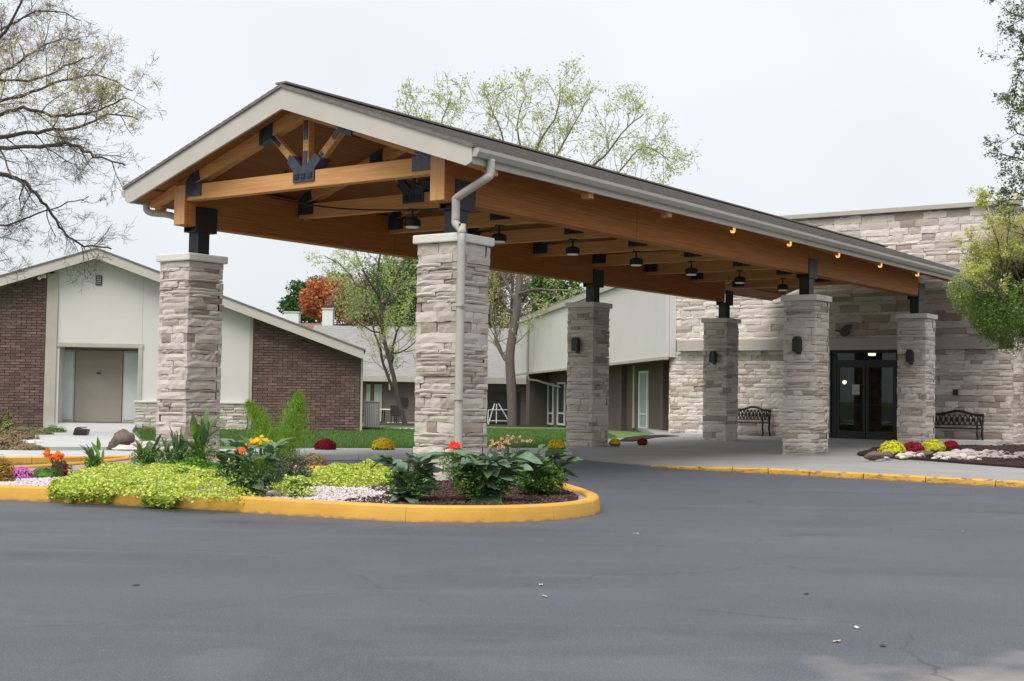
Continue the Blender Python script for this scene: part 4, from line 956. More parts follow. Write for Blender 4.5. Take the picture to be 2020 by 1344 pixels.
def poly_in(x, y, P):
    c = False; n = len(P); j = n-1
    for i in range(n):
        if (P[i][1] > y) != (P[j][1] > y) and x < (P[j][0]-P[i][0])*(y-P[i][1])/(P[j][1]-P[i][1])+P[i][0]: c = not c
        j = i
    return c
def scatter_boxes(name, P, n, z, smin, smax, m_, seed, label=None, flat=.6, wbias=None, cat=None):
    rr = np.random.RandomState(seed); xs_ = [p[0] for p in P]; ys_ = [p[1] for p in P]; pts = []
    while len(pts) < n:
        x = rr.uniform(min(xs_), max(xs_)); y = rr.uniform(min(ys_), max(ys_))
        if poly_in(x, y, P): pts.append((x, y))
    oct_ = np.array([(1, 0, 0), (0, 1, 0), (-1, 0, 0), (0, -1, 0), (0, 0, 1), (0, 0, -1)], float)
    tri = np.array([(0, 1, 4), (1, 2, 4), (2, 3, 4), (3, 0, 4), (1, 0, 5), (2, 1, 5), (3, 2, 5), (0, 3, 5)])
    A = []; Fc = []
    for i, (x, y) in enumerate(pts):
        s_ = rr.uniform(smin, smax); a = rr.uniform(0, 6.28); e_ = np.array([s_*rr.uniform(1, 1.7), s_, s_*flat])
        q = oct_*e_*(1+rr.uniform(-.25, .25, (6, 3))); q = q+rr.uniform(-.15, .15, (6, 1))*s_
        c, s = math.cos(a), math.sin(a); q = np.stack([q[:, 0]*c-q[:, 1]*s, q[:, 0]*s+q[:, 1]*c, q[:, 2]], 1)+[x, y, z+s_*flat*.3]
        A.append(q); Fc.append(tri+6*i)
    return link(name, np_mesh(name, np.concatenate(A), np.concatenate(Fc), m_), kind='stuff', label=label, cat=cat)
scatter_boxes('gravel', [(-3.7, 14.75), (-2.4, 14.15), (-1.2, 13.6), (-1.2, 15.6), (-1.8, 17.5), (-3, 18), (-3.9, 16)], 5200, .128, .012, .026, M['pebble'], 1, 'pinkish white gravel in the flower island', cat='gravel')
scatter_boxes('gravel', [(-9, 16.1), (-5.3, 15.25), (-5.0, 17), (-9, 17.8)], 4500, .128, .014, .03, M['pebble'], 2, 'pinkish white gravel at the left end of the flower island', cat='gravel')
scatter_boxes('mulch_chips', isl_mulch, 5000, .137, .008, .024, M['chip'], 3, 'dark brown bark mulch round the island plants', cat='mulch')
scatter_boxes('mulch_chips', bedR, 6000, .132, .012, .035, M['chip'], 4, 'dark brown bark mulch in the entrance bed', cat='mulch')

# ------------------------------------------------------------------ foliage helpers
def leaf_cloud(C, size, seed, up_bias=.5, aspect=.6, N=None):
    """C: (n,3) centres -> quads, folded a little"""
    rr = np.random.RandomState(seed); n = len(C); C = np.asarray(C, float)
    nrm = rr.normal(size=(n, 3)); nrm[:, 2] = np.abs(nrm[:, 2])+up_bias
    if N is not None: nrm = N*1.6+rr.normal(size=(n, 3))*.45
    nrm /= np.linalg.norm(nrm, axis=1)[:, None]
    t = np.cross(nrm, rr.normal(size=(n, 3))); t /= np.linalg.norm(t, axis=1)[:, None]; b = np.cross(nrm, t)
    s = (size*rr.uniform(.6, 1.35, n))[:, None] if not hasattr(size, '__len__') else np.asarray(size)[:, None]
    v = np.stack([C-t*s*.5, C+b*s*aspect*.5+nrm*s*.08, C+t*s*.5, C-b*s*aspect*.5+nrm*s*.08], 1).reshape(-1, 3)
    return v, np.arange(n*4).reshape(n, 4)

LEAFT = {}
def big_leaf(key, m_, wid=.4, arch=.35, fold=.12, wave=.0, seed=0):
    """a leaf of unit length along +x, rising then arching down; six segments, midrib fold"""
    rr = random.Random(seed); n = 7; vs_ = []; fs = []
    for i in range(n):
        t = i/(n-1); w_ = wid*.5*(math.sin(math.pi*min(1, t**.75*1.02))**.8 if 0 < t < 1 else 0)+(.012 if t == 0 else 0)
        z = t*.10-arch*t*t; x = t*(1-.15*arch)
        vs_ += [(x, -w_*(1+rr.uniform(-.08, .08)), z+fold*w_*1.6+rr.uniform(-wave, wave)), (x, -w_*.5, z+fold*w_*.9+rr.uniform(-wave, wave)), (x, 0, z), (x, w_*.5, z+fold*w_*.9+rr.uniform(-wave, wave)), (x, w_*(1+rr.uniform(-.08, .08)), z+fold*w_*1.6+rr.uniform(-wave, wave))]
    for i in range(n-1):
        for j in range(4): a = i*5+j; fs.append((a, a+1, a+6, a+5))
    LEAFT.setdefault(key, []).append(new_mesh('leaf', vs_, fs, m_, True))
def leafy_mat(name, a, b_, rough=.55):
    m = mat(name, a, rough, var=b_, scale=7, spec=.4, bump=.25, bscale=18); n = m.node_tree.nodes; l = m.node_tree.links; bs = n['Principled BSDF']; out = n['Material Output']
    tr = n.new('ShaderNodeBsdfTranslucent'); mx = n.new('ShaderNodeMixShader'); mx.inputs[0].default_value = .22; l.new(bs.inputs['Base Color'].links[0].from_socket, tr.inputs[0]); l.new(bs.outputs[0], mx.inputs[1]); l.new(tr.outputs[0], mx.inputs[2]); l.new(mx.outputs[0], out.inputs[0]); return m
M['dleaf'] = leafy_mat('dark_leaf', (.07,.14,.055), (.13,.215,.10)); M['dleaf2'] = leafy_mat('blue_green_leaf', (.11,.185,.12), (.20,.28,.19)); M['bleaf'] = leafy_mat('fresh_leaf', (.09,.19,.035), (.15,.28,.055)); M['lime'] = leafy_mat('lime_leaf', (.30,.42,.05), (.45,.55,.10))
for k_ in range(3):
    big_leaf('d', M['dleaf'], .58, .35+.12*k_, .10, .022, k_); big_leaf('d2', M['dleaf2'], .64, .3+.12*k_, .08, .024, k_+5); big_leaf('b', M['bleaf'], .42, .4, .2, .012, k_+9); big_leaf('u', M['dleaf'], .26, .18+.06*k_, .3, .006, k_+12); big_leaf('ub', M['bleaf'], .28, .2, .3, .006, k_+15)
M['stem'] = mat('green_stem', (.05, .09, .03), .7, var=(.09, .10, .04), scale=9)
def plant(p, label, h=.55, spread=.45, nleaf=45, keys=('d', 'd2'), L=(.16, .30), upright=.3, seed=0, filler=600, fmat=None, cat='plant', group=None, nm='leafy_plant', z0=.13, fsize=.035, nstem=7):
    rr = random.Random(seed); t_ = thing(nm, (p[0], p[1], z0), 0, label, cat, group)
    b = MB(); tips = []
    for s_ in range(nstem):
        a = rr.uniform(0, 6.28); r_ = spread*rr.uniform(.15, .75); hh = h*rr.uniform(.6, 1.0)
        pts = catmull([(0+rr.uniform(-.05, .05), rr.uniform(-.05, .05), -.02), (r_*.4*math.cos(a), r_*.4*math.sin(a), hh*.5), (r_*math.cos(a), r_*math.sin(a), hh)], 3); tips.append(pts)
        b.tube(pts, [.010-.006*i/(len(pts)-1) for i in range(len(pts))], 5)
    b.build('stem', M['stem'], t_)
    for i in range(nleaf):
        q = rr.choice(tips); k2 = rr.randrange(1, len(q)); c = Vector(q[k2])+Vector((rr.uniform(-.02, .02), rr.uniform(-.02, .02), 0))
        a = math.atan2(c.y, c.x)+rr.gauss(0, .9); el = rr.uniform(-.1, .5)+upright*(rr.uniform(.5, 1.2)); s_ = rr.uniform(*L)
        o = bpy.data.objects.new('leaf', rr.choice(LEAFT[rr.choice(keys)])); COL.objects.link(o); o.parent = t_
        o.location = c; o.rotation_euler = (rr.uniform(-.5, .5), -el, a); o.scale = (s_, s_*rr.uniform(.8, 1.15), s_)
    if filler:
        r2 = np.random.RandomState(seed); C = []
        d = r2.normal(size=(filler, 3)); d /= np.linalg.norm(d, axis=1)[:, None]; rad_ = r2.uniform(.25, 1, filler)**.5
        C = np.stack([d[:, 0]*rad_*spread*.8, d[:, 1]*rad_*spread*.8, h*.42+d[:, 2]*rad_*h*.42], 1)
        v, f = leaf_cloud(C, fsize, seed+1, .3); link('foliage', np_mesh('foliage', v, f, fmat or M['dsmall']), t_, kind='stuff')
    return t_
M['dsmall'] = leafmat('small_dark_leaves', [(.05,.12,.025),(.09,.19,.045),(.06,.13,.04),(.15,.25,.08),(.07,.17,.035)])
M['greysmall'] = leafmat('small_grey_leaves', [(.07,.11,.05),(.14,.17,.10),(.06,.09,.05),(.22,.22,.15),(.09,.13,.05)])
M['limesmall'] = leafmat('small_lime_leaves', [(.42,.54,.05),(.58,.64,.08),(.68,.72,.20),(.48,.60,.06),(.26,.42,.03),(.74,.74,.38)], .6, .3)
M['medgreen'] = leafmat('small_green_leaves', [(.07,.17,.02),(.12,.24,.03),(.09,.20,.03),(.18,.32,.05)])

# ---- lime ground cover: mounds of small leaves, spilling over the kerb in two places
def cover(name, P, n, hgt, seed, label, spills=(), m_=None, size=.032):
    rr = np.random.RandomState(seed); xs_ = [p[0] for p in P]; ys_ = [p[1] for p in P]; C = []
    while len(C) < n:
        x = rr.uniform(min(xs_), max(xs_)); y = rr.uniform(min(ys_), max(ys_))
        if not poly_in(x, y, P): continue
        d = min(math.hypot(x-p[0], y-p[1]) for p in P[::1]); k_ = min(1, d/.45)**.5
        z = .14+hgt*k_*(.65+.55*noise.noise(Vector((x*2.3, y*2.3, seed)))+.3*noise.noise(Vector((x*7, y*7, 1))))
        C.append((x, y, z-abs(rr.normal())*.025))
    for (ax, ay, bx, by, m2) in spills:      # a curtain of leaves over the kerb face between two points of its foot
        nv = Vector((by-ay, -(bx-ax), 0)).normalized()
        if nv.y > 0: nv = -nv
        for _ in range(m2):
            t = rr.uniform(0, 1)
            ed = min(1, min(t, 1-t)*7+.35)*(.9+.2*noise.noise(Vector((t*9, seed, 0))))
            s_ = rr.uniform(0, 1)**.9*ed
            # along: from inside the bed over the top and down the face
            if s_ < .45: o_ = -.22+s_/.45*.24; z = .20+.03*rr.normal()*.5
            else: o_ = .03+.10*(s_-.45)/.55+.03*rr.normal(); z = .19-(s_-.45)/.55*.18
            C.append((ax+(bx-ax)*t+nv.x*o_, ay+(by-ay)*t+nv.y*o_, max(.01, z)+.012*rr.normal()))
    v, f = leaf_cloud(np.array(C), size, seed, .9, .85)
    return link(name, np_mesh(name, v, f, m_ or M['limesmall']), kind='stuff', label=label, cat='ground cover')
def ip(px, py, z=.16): g_ = gnd(px, py, z); return (g_.x, g_.y)
MA = catmull([ip(112, 968), ip(128, 945), ip(180, 925), ip(250, 912, .25), ip(330, 906, .3), ip(430, 912, .3), ip(480, 932, .25), ip(520, 968), ip(500, 980), ip(372, 984), ip(240, 975)], 4, closed=True)
k0, k1 = gnd(98, 989), gnd(247, 996); k2, k3 = gnd(287, 1000), gnd(360, 1004)
cover('creeping_groundcover', MA, 26000, .17, 11, 'bright lime green creeping plants spilling over the yellow kerb at the left', [(k0.x, k0.y, k1.x, k1.y, 9000), (k2.x, k2.y, k3.x, k3.y, 6000)])
MBp = catmull([ip(560, 968), ip(600, 957), ip(640, 956), ip(700, 958), ip(765, 952), ip(785, 930, .2), ip(765, 912, .28), ip(690, 909, .3), ip(615, 915, .3), ip(585, 935, .25), ip(530, 955, .2)], 4, closed=True)
cover('creeping_groundcover', MBp, 20000, .20, 12, 'lime green creeping plants between the gravel and the tall middle pillar')
# green underplanting behind
cover('green_groundcover', catmull([ip(250, 912, .25), ip(330, 902, .3), ip(430, 900, .3), ip(450, 912, .3), ip(380, 925, .3), ip(290, 918, .25)], 4, closed=True), 5000, .20, 13, 'fresh green low foliage at the foot of the upright leafed plants', m_=M['medgreen'], size=.05)

# ---- big leafed plants
plant(ip(808, 984), 'dark broad leafed plant left in the mulch, before the tall middle pillar', .47, .36, 70, ('d', 'd2', 'd2'), (.18, .36), .3, 1, 900, M['medgreen'])
plant(ip(950, 984), 'largest dark broad leafed plant in the middle of the island mulch', .58, .46, 110, ('d', 'd2', 'd2'), (.18, .38), .25, 2, 1800, M['medgreen'])
plant(ip(1064, 972), 'dark broad leafed plant at the right tip of the island', .47, .42, 90, ('d', 'd', 'd2', 'b'), (.16, .33), .35, 3, 2200, M['medgreen'])
plant(ip(900, 945), 'dense green leafy plant behind the middle island plant', .5, .3, 26, ('d', 'b'), (.14, .22), .3, 22, 900, M['medgreen'])
plant(ip(1030, 950), 'mid green leafy plant behind the right tip of the island', .48, .36, 30, ('d', 'b'), (.14, .24), .3, 23, 1000)
plant(ip(500, 974), 'tall dark leafy plant with orange and yellow flowers right of the lime ground cover', .58, .42, 100, ('d', 'd', 'd2', 'b'), (.14, .30), .5, 4, 1300)
plant(ip(572, 950), 'greyish small leaved bushy plant beside the dark flowering plant', .45, .36, 8, ('d2',), (.10, .16), .4, 5, 3000, M['greysmall'], fsize=.03)
plant(ip(452, 955), 'dark leafy plant at the right edge of the lime ground cover', .36, .26, 24, ('d', 'u'), (.14, .24), .6, 6, 500)
plant(ip(395, 915, .2), 'upright sword leafed green plant before the left front pillar', .52, .30, 46, ('u', 'ub'), (.24, .42), 1.25, 7, 500, M['medgreen'])
plant(ip(355, 915, .2), 'smaller upright leafed plant left of the sword leafed plant', .40, .24, 26, ('u',), (.18, .34), 1.2, 8, 400, M['medgreen'])
plant(ip(290, 916, .2), 'green plant with white edged upright leaves behind the ground cover', .38, .32, 36, ('u', 'ub', 'd'), (.16, .30), 1.1, 9, 700, M['medgreen'])
plant(ip(187, 926, .2), 'small upright green plant at the back left of the ground cover', .30, .18, 26, ('u', 'ub'), (.14, .26), 1.2, 10, 300, M['medgreen'])
plant(ip(330, 912, .2), 'low green plant with narrow leaves in the row behind the ground cover', .36, .22, 18, ('u',), (.15, .28), 1.0, 14, 300)
plant(ip(515, 945, .2), 'dark green leafy plant behind the orange flowers', .42, .3, 22, ('d', 'u'), (.14, .25), .8, 15, 900)
# lime leaved plants beside the gravel
plant(ip(585, 975), 'low lime leaved plant beside the gravel', .16, .30, 34, ('l',) if 'l' in LEAFT else ('b',), (.09, .15), .2, 16, 400, M['limesmall'], nstem=6)

def flower_head(name, m_, centers, size, parent, seed, petals=7):
    rr = random.Random(seed); b = MB()
    for c in centers:
        c = Vector(c); ax = Vector((rr.uniform(-.4, .4), -1, rr.uniform(.2, 1.0))).normalized(); t = ax.orthogonal().normalized(); w_ = ax.cross(t)
        for layer in range(2):
            for k_ in range(petals):
                a = 2*math.pi*k_/petals+layer*.4+rr.uniform(-.15, .15); d = t*math.cos(a)+w_*math.sin(a); e_ = ax.cross(d); s_ = size*(1-.35*layer)*rr.uniform(.85, 1.15)
                i = len(b.v); lift = ax*s_*(.25+.35*layer)
                b.v += [c, c+d*s_*.6+e_*s_*.33+lift*.7, c+d*s_+lift, c+d*s_*.6-e_*s_*.33+lift*.7]; b.f.append((i, i+1, i+2, i+3))
    return b.build(name, m_, parent)
def fmat(name, a, b_): return leafmat(name, [a, b_, a, tuple((x+y)/2 for x, y in zip(a, b_))], .6, .3)
M['orange'] = fmat('orange_petal', (.72,.12,.02), (.80,.26,.03)); M['redp'] = fmat('red_petal', (.70,.03,.02), (.80,.10,.06)); M['yel'] = fmat('yellow_petal', (.80,.62,.03), (.78,.50,.02)); M['peach'] = leafmat('peach_petal', [(.66,.42,.22),(.16,.04,.03),(.72,.52,.30),(.24,.07,.05),(.60,.34,.16)], .6, .2); M['mag'] = fmat('magenta_petal', (.62,.10,.48), (.78,.28,.66)); M['darkred'] = fmat('dark_red_leaf', (.10,.02,.025), (.20,.05,.04))
def flower(px, py, Y, m_, label, n=1, size=.06, spread=.05, seed=0, zb=.13, nm='flower', petals=7, cat='flower', clusterz=.03):
    q = at(px, py, Y); rr = random.Random(seed); t_ = thing(nm, (q.x, q.y, zb), 0, label, cat); h = q.z-zb
    cs = [(rr.gauss(0, spread), rr.gauss(0, spread*.6), h+rr.gauss(0, clusterz)) if n > 1 else (0, 0, h) for _ in range(n)]
    b = MB()
    for c in cs[:8]: b.tube(catmull([(rr.uniform(-.04, .04), rr.uniform(-.03, .03)+.05, 0), (c[0]*.5, c[1]*.5+.02, h*.55), c], 2), .005, 4)
    b.build('stem', M['stem'], t_); flower_head('blossom', m_, cs, size, t_, seed, petals); return t_
flower(897, 881, 15.3, M['redp'], 'single bright red flower left of the downspout', 3, .062, .018, 1)
flower(472, 888, 15.2, M['orange'], 'loose orange red flower low on the left of the yellow blossoms', 3, .055, .03, 2)
flower(492, 871, 15.3, M['orange'], 'orange flower touching the yellow flower cluster', 3, .05, .018, 3)
flower(512, 872, 15.3, M['yel'], 'cluster of yellow flowers on the tall dark plant', 46, .026, .075, 4, clusterz=.018)
flower(1008, 868, 17.2, M['peach'], 'peach and maroon faded flower heads behind the island plants', 20, .028, .10, 5, clusterz=.025)
flower(985, 878, 17.0, M['peach'], 'small withered tan flower spray left of the peach flowers', 10, .03, .08, 6, clusterz=.03)
plant(ip(1005, 935), 'green stems and leaves carrying the peach flowers', .42, .4, 10, ('d2',), (.1, .18), .3, 17, 1500, M['greysmall'], fsize=.03)
def shrub(px, py, z, rx, h, m_, label, n=900, size=.04, seed=0, nm='low_shrub', cat='shrub', base=None, zb=.13):
    p = gnd(px, py, zb); t_ = thing(nm, (p.x, p.y, zb), 0, label, cat); r2 = np.random.RandomState(seed)
    d = r2.normal(size=(n, 3)); d[:, 2] = np.abs(d[:, 2]); d /= np.linalg.norm(d, axis=1)[:, None]; rr_ = r2.uniform(.35, 1, n)**.4
    lump = np.array([1+.25*noise.noise(Vector((x*2.2+seed, y*2.2, z_*2.2))) for x, y, z_ in d])
    C = d*(rr_*lump)[:, None]*[rx, rx*.8, h]
    v, f = leaf_cloud(C, size, seed, .4, .8); link('blossoms' if base else 'foliage', np_mesh('foliage', v, f, m_), t_, kind='stuff')
    if base:
        C = d*np.array([rx*.9, rx*.75, h*.55])*(r2.uniform(.3, 1, n)**.5)[:, None]; v, f = leaf_cloud(C, size, seed+2, .3, .7); link('foliage', np_mesh('foliage', v, f, base), t_, kind='stuff')
    b = MB(); 
    for k_ in range(6): a = k_*1.05; b.tube([(0, 0, -.02), (rx*.5*math.cos(a), rx*.4*math.sin(a), h*.6)], .006, 4)
    b.build('stem', M['stem'], t_); return t_
shrub(40, 944, .13, .20, .16, M['mag'], 'mound of magenta flowers at the left end of the island', 1100, .022, 31, base=M['dsmall'])
shrub(88, 942, .13, .22, .13, M['medgreen'], 'low green mound between the magenta flowers and the orange plant', 1500, .03, 32)
shrub(0, 950, .13, .20, .30, leafmat('orange_brown_leaves', [(.35,.16,.02),(.20,.12,.02),(.45,.26,.04)]), 'orange brown upright foliage at the left edge of the island', 1400, .03, 33)
shrub(118, 938, .13, .17, .20, M['darkred'], 'dark red leafed plant carrying orange blooms', 700, .045, 34)
flower(118, 901, 17.0, M['orange'], 'orange red blooms on the dark red plant at the island left', 10, .05, .07, 35, clusterz=.025)
shrub(617, 920, .13, .26, .22, leafmat('rusty_leaves', [(.32,.13,.05),(.42,.22,.08),(.14,.16,.05),(.50,.42,.22)]), 'small rusty brown plant behind the greyish bush', 900, .03, 36)

# mulch row plants far left beyond the drive
def px_shrub(px, py, rx, h, m_, label, n, size, seed, zb=.08): shrub(px, py, zb, rx, h, m_, label, n, size, seed, zb=zb)
M['olive'] = leafmat('olive_leaves', [(.16,.19,.07),(.26,.26,.10),(.12,.17,.05),(.38,.33,.14)]); M['rusty'] = leafmat('rust_green_leaves', [(.28,.15,.10),(.20,.19,.08),(.36,.24,.16),(.13,.15,.06)])
px_shrub(14, 868, .26, .62, M['olive'], 'tall yellowish shrub at the left edge before the brick wall', 2200, .05, 41)
px_shrub(10, 884, .5, .26, M['rusty'], 'low reddish shrub at the left edge beside the white rocks', 2400, .045, 42)
px_shrub(40, 872, .42, .34, M['rusty'], 'reddish green shrub in front of the brick wall', 2000, .045, 43)
px_shrub(74, 862, .45, .24, M['olive'], 'low olive shrub left of the pale path', 1800, .045, 44)
px_shrub(52, 889, .4, .14, M['rusty'], 'low dry plants at the near end of the pale path', 1500, .04, 45)
px_shrub(105, 858, .4, .25, M['medgreen'], 'small green clump beside the far end of the path', 900, .05, 46)

# chrysanthemums
M['mred'] = leafmat('crimson_petals', [(.20,.005,.02),(.32,.01,.035),(.26,.008,.03)], .7, .2); M['myel'] = leafmat('golden_petals', [(.86,.66,.02),(.90,.74,.06),(.80,.56,.02)], .7, .25); M['mlime'] = leafmat('greenish_yellow_petals', [(.66,.64,.03),(.74,.72,.07),(.54,.56,.03)], .7, .25)
def mum(px, py, wpx, m_, label, zb, seed, yscale=.62, darkbase=M['dsmall'], hang=1.0):
    p = gnd(px, py, zb); r = wpx/2*p.y/FPX; t_ = thing('chrysanthemum', (p.x, p.y, zb), 0, label, 'flower bush', 'potted dome chrysanthemums'); r2 = np.random.RandomState(seed); n = 2600
    d = r2.normal(size=(n, 3)); d /= np.linalg.norm(d, axis=1)[:, None]; d = d[d[:, 2] > -.12]
    lump = 1+.2*np.array([noise.noise(Vector((x*4+seed, y*4, z_*4))) for x, y, z_ in d])
    C = d*lump[:, None]*[r, r, r*yscale*1.35]+[0, 0, r*.30]
    v, f = leaf_cloud(C, r*.15, seed, .0, .9, d); link('blossoms', np_mesh('blossoms', v, f, m_), t_, kind='stuff')
    core = MB(); k_ = 8
    core.tube([(0, 0, -.03), (0, 0, r*.3), (0, 0, r*.8), (0, 0, r*1.02)], [r*.72, r*.94, r*.7, r*.2], 12).build('inner_bush', m_ if False else mat('bush_core_%d' % seed, tuple(c*.8 for c in ((.2, .01, .02) if m_ is M['mred'] else (.4, .34, .03))), .9), t_, smooth=True)
    C = r2.normal(size=(700, 3)); C /= np.linalg.norm(C, axis=1)[:, None]; C = C*[r*1.02, r*1.02, r*.30]+[0, 0, r*.16]
    v, f = leaf_cloud(C, r*.16, seed+1, .1, .7); link('foliage', np_mesh('foliage', v, f, darkbase), t_, kind='stuff')
mum(642, 889, 40, M['mred'], 'round crimson chrysanthemum on the lawn edge, left of the golden one', .09, 1)
mum(756, 889, 42, M['myel'], 'round golden chrysanthemum on the lawn edge left of the tall middle pillar', .09, 2)
mum(1098, 887, 34, M['myel'], 'golden chrysanthemum directly left of the brownish middle pillar', .09, 3)
mum(1213, 878, 22, M['myel'], 'small yellow flower bush right behind the brownish middle pillar', .11, 4)
mum(1267, 876, 20, M['mred'], 'small red flower bush below the narrow window of the white wing', .11, 5)
mum(1760, 899, 50, M['mlime'], 'leftmost greenish yellow chrysanthemum at the entrance bed', .14, 6)
mum(1802, 896, 42, M['mred'], 'crimson chrysanthemum between the two greenish yellow ones', .14, 7)
mum(1841, 893, 44, M['mlime'], 'greenish yellow chrysanthemum between the two crimson ones', .14, 8)
mum(1875, 888, 32, M['mred'], 'rightmost crimson chrysanthemum beside the low concrete ledge', .14, 9)

# feathery plume plant behind the island
q0 = gnd(560, 905, .15); t_ = thing('plume_grass', (at(566, 880, 21.5).x, 21.5, .12), 0, 'feathery bright green plant with two soft plumes before the brick wall', 'plant')
r2 = np.random.RandomState(5); C = []
for (ex, ez, w0, n) in ((at(488, 800, 21.5).x-at(566, 880, 21.5).x, at(488, 800, 21.5).z-.12, .20, 2600), (at(590, 785, 21.5).x-at(566, 880, 21.5).x, at(590, 785, 21.5).z-.12, .22, 3400)):
    tt = r2.uniform(.02, 1, n)**.8; wv = w0*np.sin(np.pi*np.clip(tt*.85+.12, 0, 1))
    C.append(np.stack([ex*tt**1.0+r2.normal(size=n)*wv*.55, r2.normal(size=n)*wv*.5, .02+ez*tt+r2.normal(size=n)*wv*.5], 1))
C = np.concatenate(C); n = len(C); dv = np.stack([r2.normal(size=n)*.4, r2.normal(size=n)*.3, np.abs(r2.normal(size=n))*.8+.1], 1); dv /= np.linalg.norm(dv, axis=1)[:, None]; sd_ = np.cross(dv, r2.normal(size=(n, 3))); sd_ /= np.linalg.norm(sd_, axis=1)[:, None]
v = np.stack([C-sd_*.004, C+sd_*.004, C+dv*.11], 1).reshape(-1, 3)
link('plumes', np_mesh('plumes', v, np.arange(n*3).reshape(n, 3), leafmat('plume_green', [(.17,.33,.03),(.26,.44,.05),(.21,.38,.04)], .6, .35)), t_, kind='stuff')
b = MB(); b.tube([(0, 0, 0), (at(490, 802, 21.5).x-at(566, 880, 21.5).x, 0, at(490, 802, 21.5).z-.12)], .008, 4); b.tube([(0, 0, 0), (at(590, 787, 21.5).x-at(566, 880, 21.5).x, 0, at(590, 787, 21.5).z-.12)], .008, 4); b.build('stem', M['stem'], t_)

# grass blades over the visible lawn
r2 = np.random.RandomState(9); n = 70000
gx = r2.uniform(-12, 3.2, n*2); gy = 29+(r2.uniform(0, 1, n*2)**1.3)*22
by_ = np.array([backy(max(min(x, 1.2), -59))+.62 for x in gx])
edge = np.interp(gy, [29, 34.5, 38.2, 43.6, 60], [.6, 1.2, 2.7, 4.4, 4.4])
pathm = (gx > np.interp(gy, [26, 31.5, 41], [-9.4, -11.5, -13.8])) & (gx < np.interp(gy, [26, 30, 41], [-7.9, -8.2, -11.5]))
ok = (gy > by_) & (gx < edge) & ~pathm & ~((gx < -4.6) & (gy > 41.3)) & (((gx+4.3-.9)**2/1.5+(gy-47)**2/2.8) > 1); gx, gy = gx[ok][:n], gy[ok][:n]; n = len(gx)
gz = np.array([tz(y)+.058 for y in gy]); hh = r2.uniform(.03, .085, n); an = r2.uniform(0, 6.28, n); w_ = .012
v = np.stack([np.stack([gx-w_*np.cos(an), gy-w_*np.sin(an), gz], 1), np.stack([gx+w_*np.cos(an), gy+w_*np.sin(an), gz], 1), np.stack([gx+r2.normal(size=n)*.025, gy+r2.normal(size=n)*.025, gz+hh], 1)], 1).reshape(-1, 3)
link('grass', np_mesh('grass', v, np.arange(n*3).reshape(n, 3), M['blade']), kind='stuff', label='short green grass of the lawn behind the canopy', cat='grass')

# ------------------------------------------------------------------ trees
def grow(rr, p, d, L, r, lvl, maxl, polys, tips, wig=.22, upb=.06, kids=(3, 5), ratio=.62, steps=None, spread=.75):
    n = steps or max(3, 6-lvl); pts = [p.copy()]; dd = d.normalized()
    for i in range(n):
        dd = (dd+Vector((rr.gauss(0, wig), rr.gauss(0, wig), rr.gauss(0, wig)+upb))).normalized(); pts.append(pts[-1]+dd*L/n)
    polys.append((pts, r, r*.45 if lvl < maxl else r*.3, lvl))
    if lvl >= maxl: tips.extend(pts[1:]); return
    for k_ in range(rr.randint(*kids)+(1 if lvl == 0 else 0)):
        t = rr.uniform(.22, 1.0); i = min(n-1, int(t*n)); q = pts[i].lerp(pts[i+1], t*n-i) if t*n-i <= 1 else pts[-1]
        dl = (pts[i+1]-pts[i]).normalized(); side = dl.orthogonal(); side.rotate(Matrix.Rotation(rr.uniform(0, 6.28), 3, dl)); nd = (dl*(1-spread*.5)+side.normalized()*spread*rr.uniform(.6, 1.1)).normalized()
        grow(rr, q, nd, L*ratio*rr.uniform(.7, 1.15), r*(1-.45*t)*.55, lvl+1, maxl, polys, tips, wig, upb, kids, ratio, None, spread)
def tubes_mesh(name, polys, m_, minr=.004, sides=(8, 6, 4, 3, 3, 3)):
    b = MB()
    for pts, r0_, r1_, lvl in polys:
        n = len(pts); b.tube(pts, [max(minr, r0_+(r1_-r0_)*i/(n-1)) for i in range(n)], sides[min(lvl, 5)], cap=False)
    return new_mesh(name, b.v, b.f, m_, True)
def leaves_at(tips, n, spread, size, seed, m_, name, parent, up_b=.3, aspect=.6):
    r2 = np.random.RandomState(seed); T = np.array([tuple(t) for t in tips]); C = T[r2.randint(0, len(T), n)]+r2.normal(size=(n, 3))*spread
    v, f = leaf_cloud(C, size, seed, up_b, aspect); return link(name, np_mesh(name, v, f, m_), parent, kind='stuff')

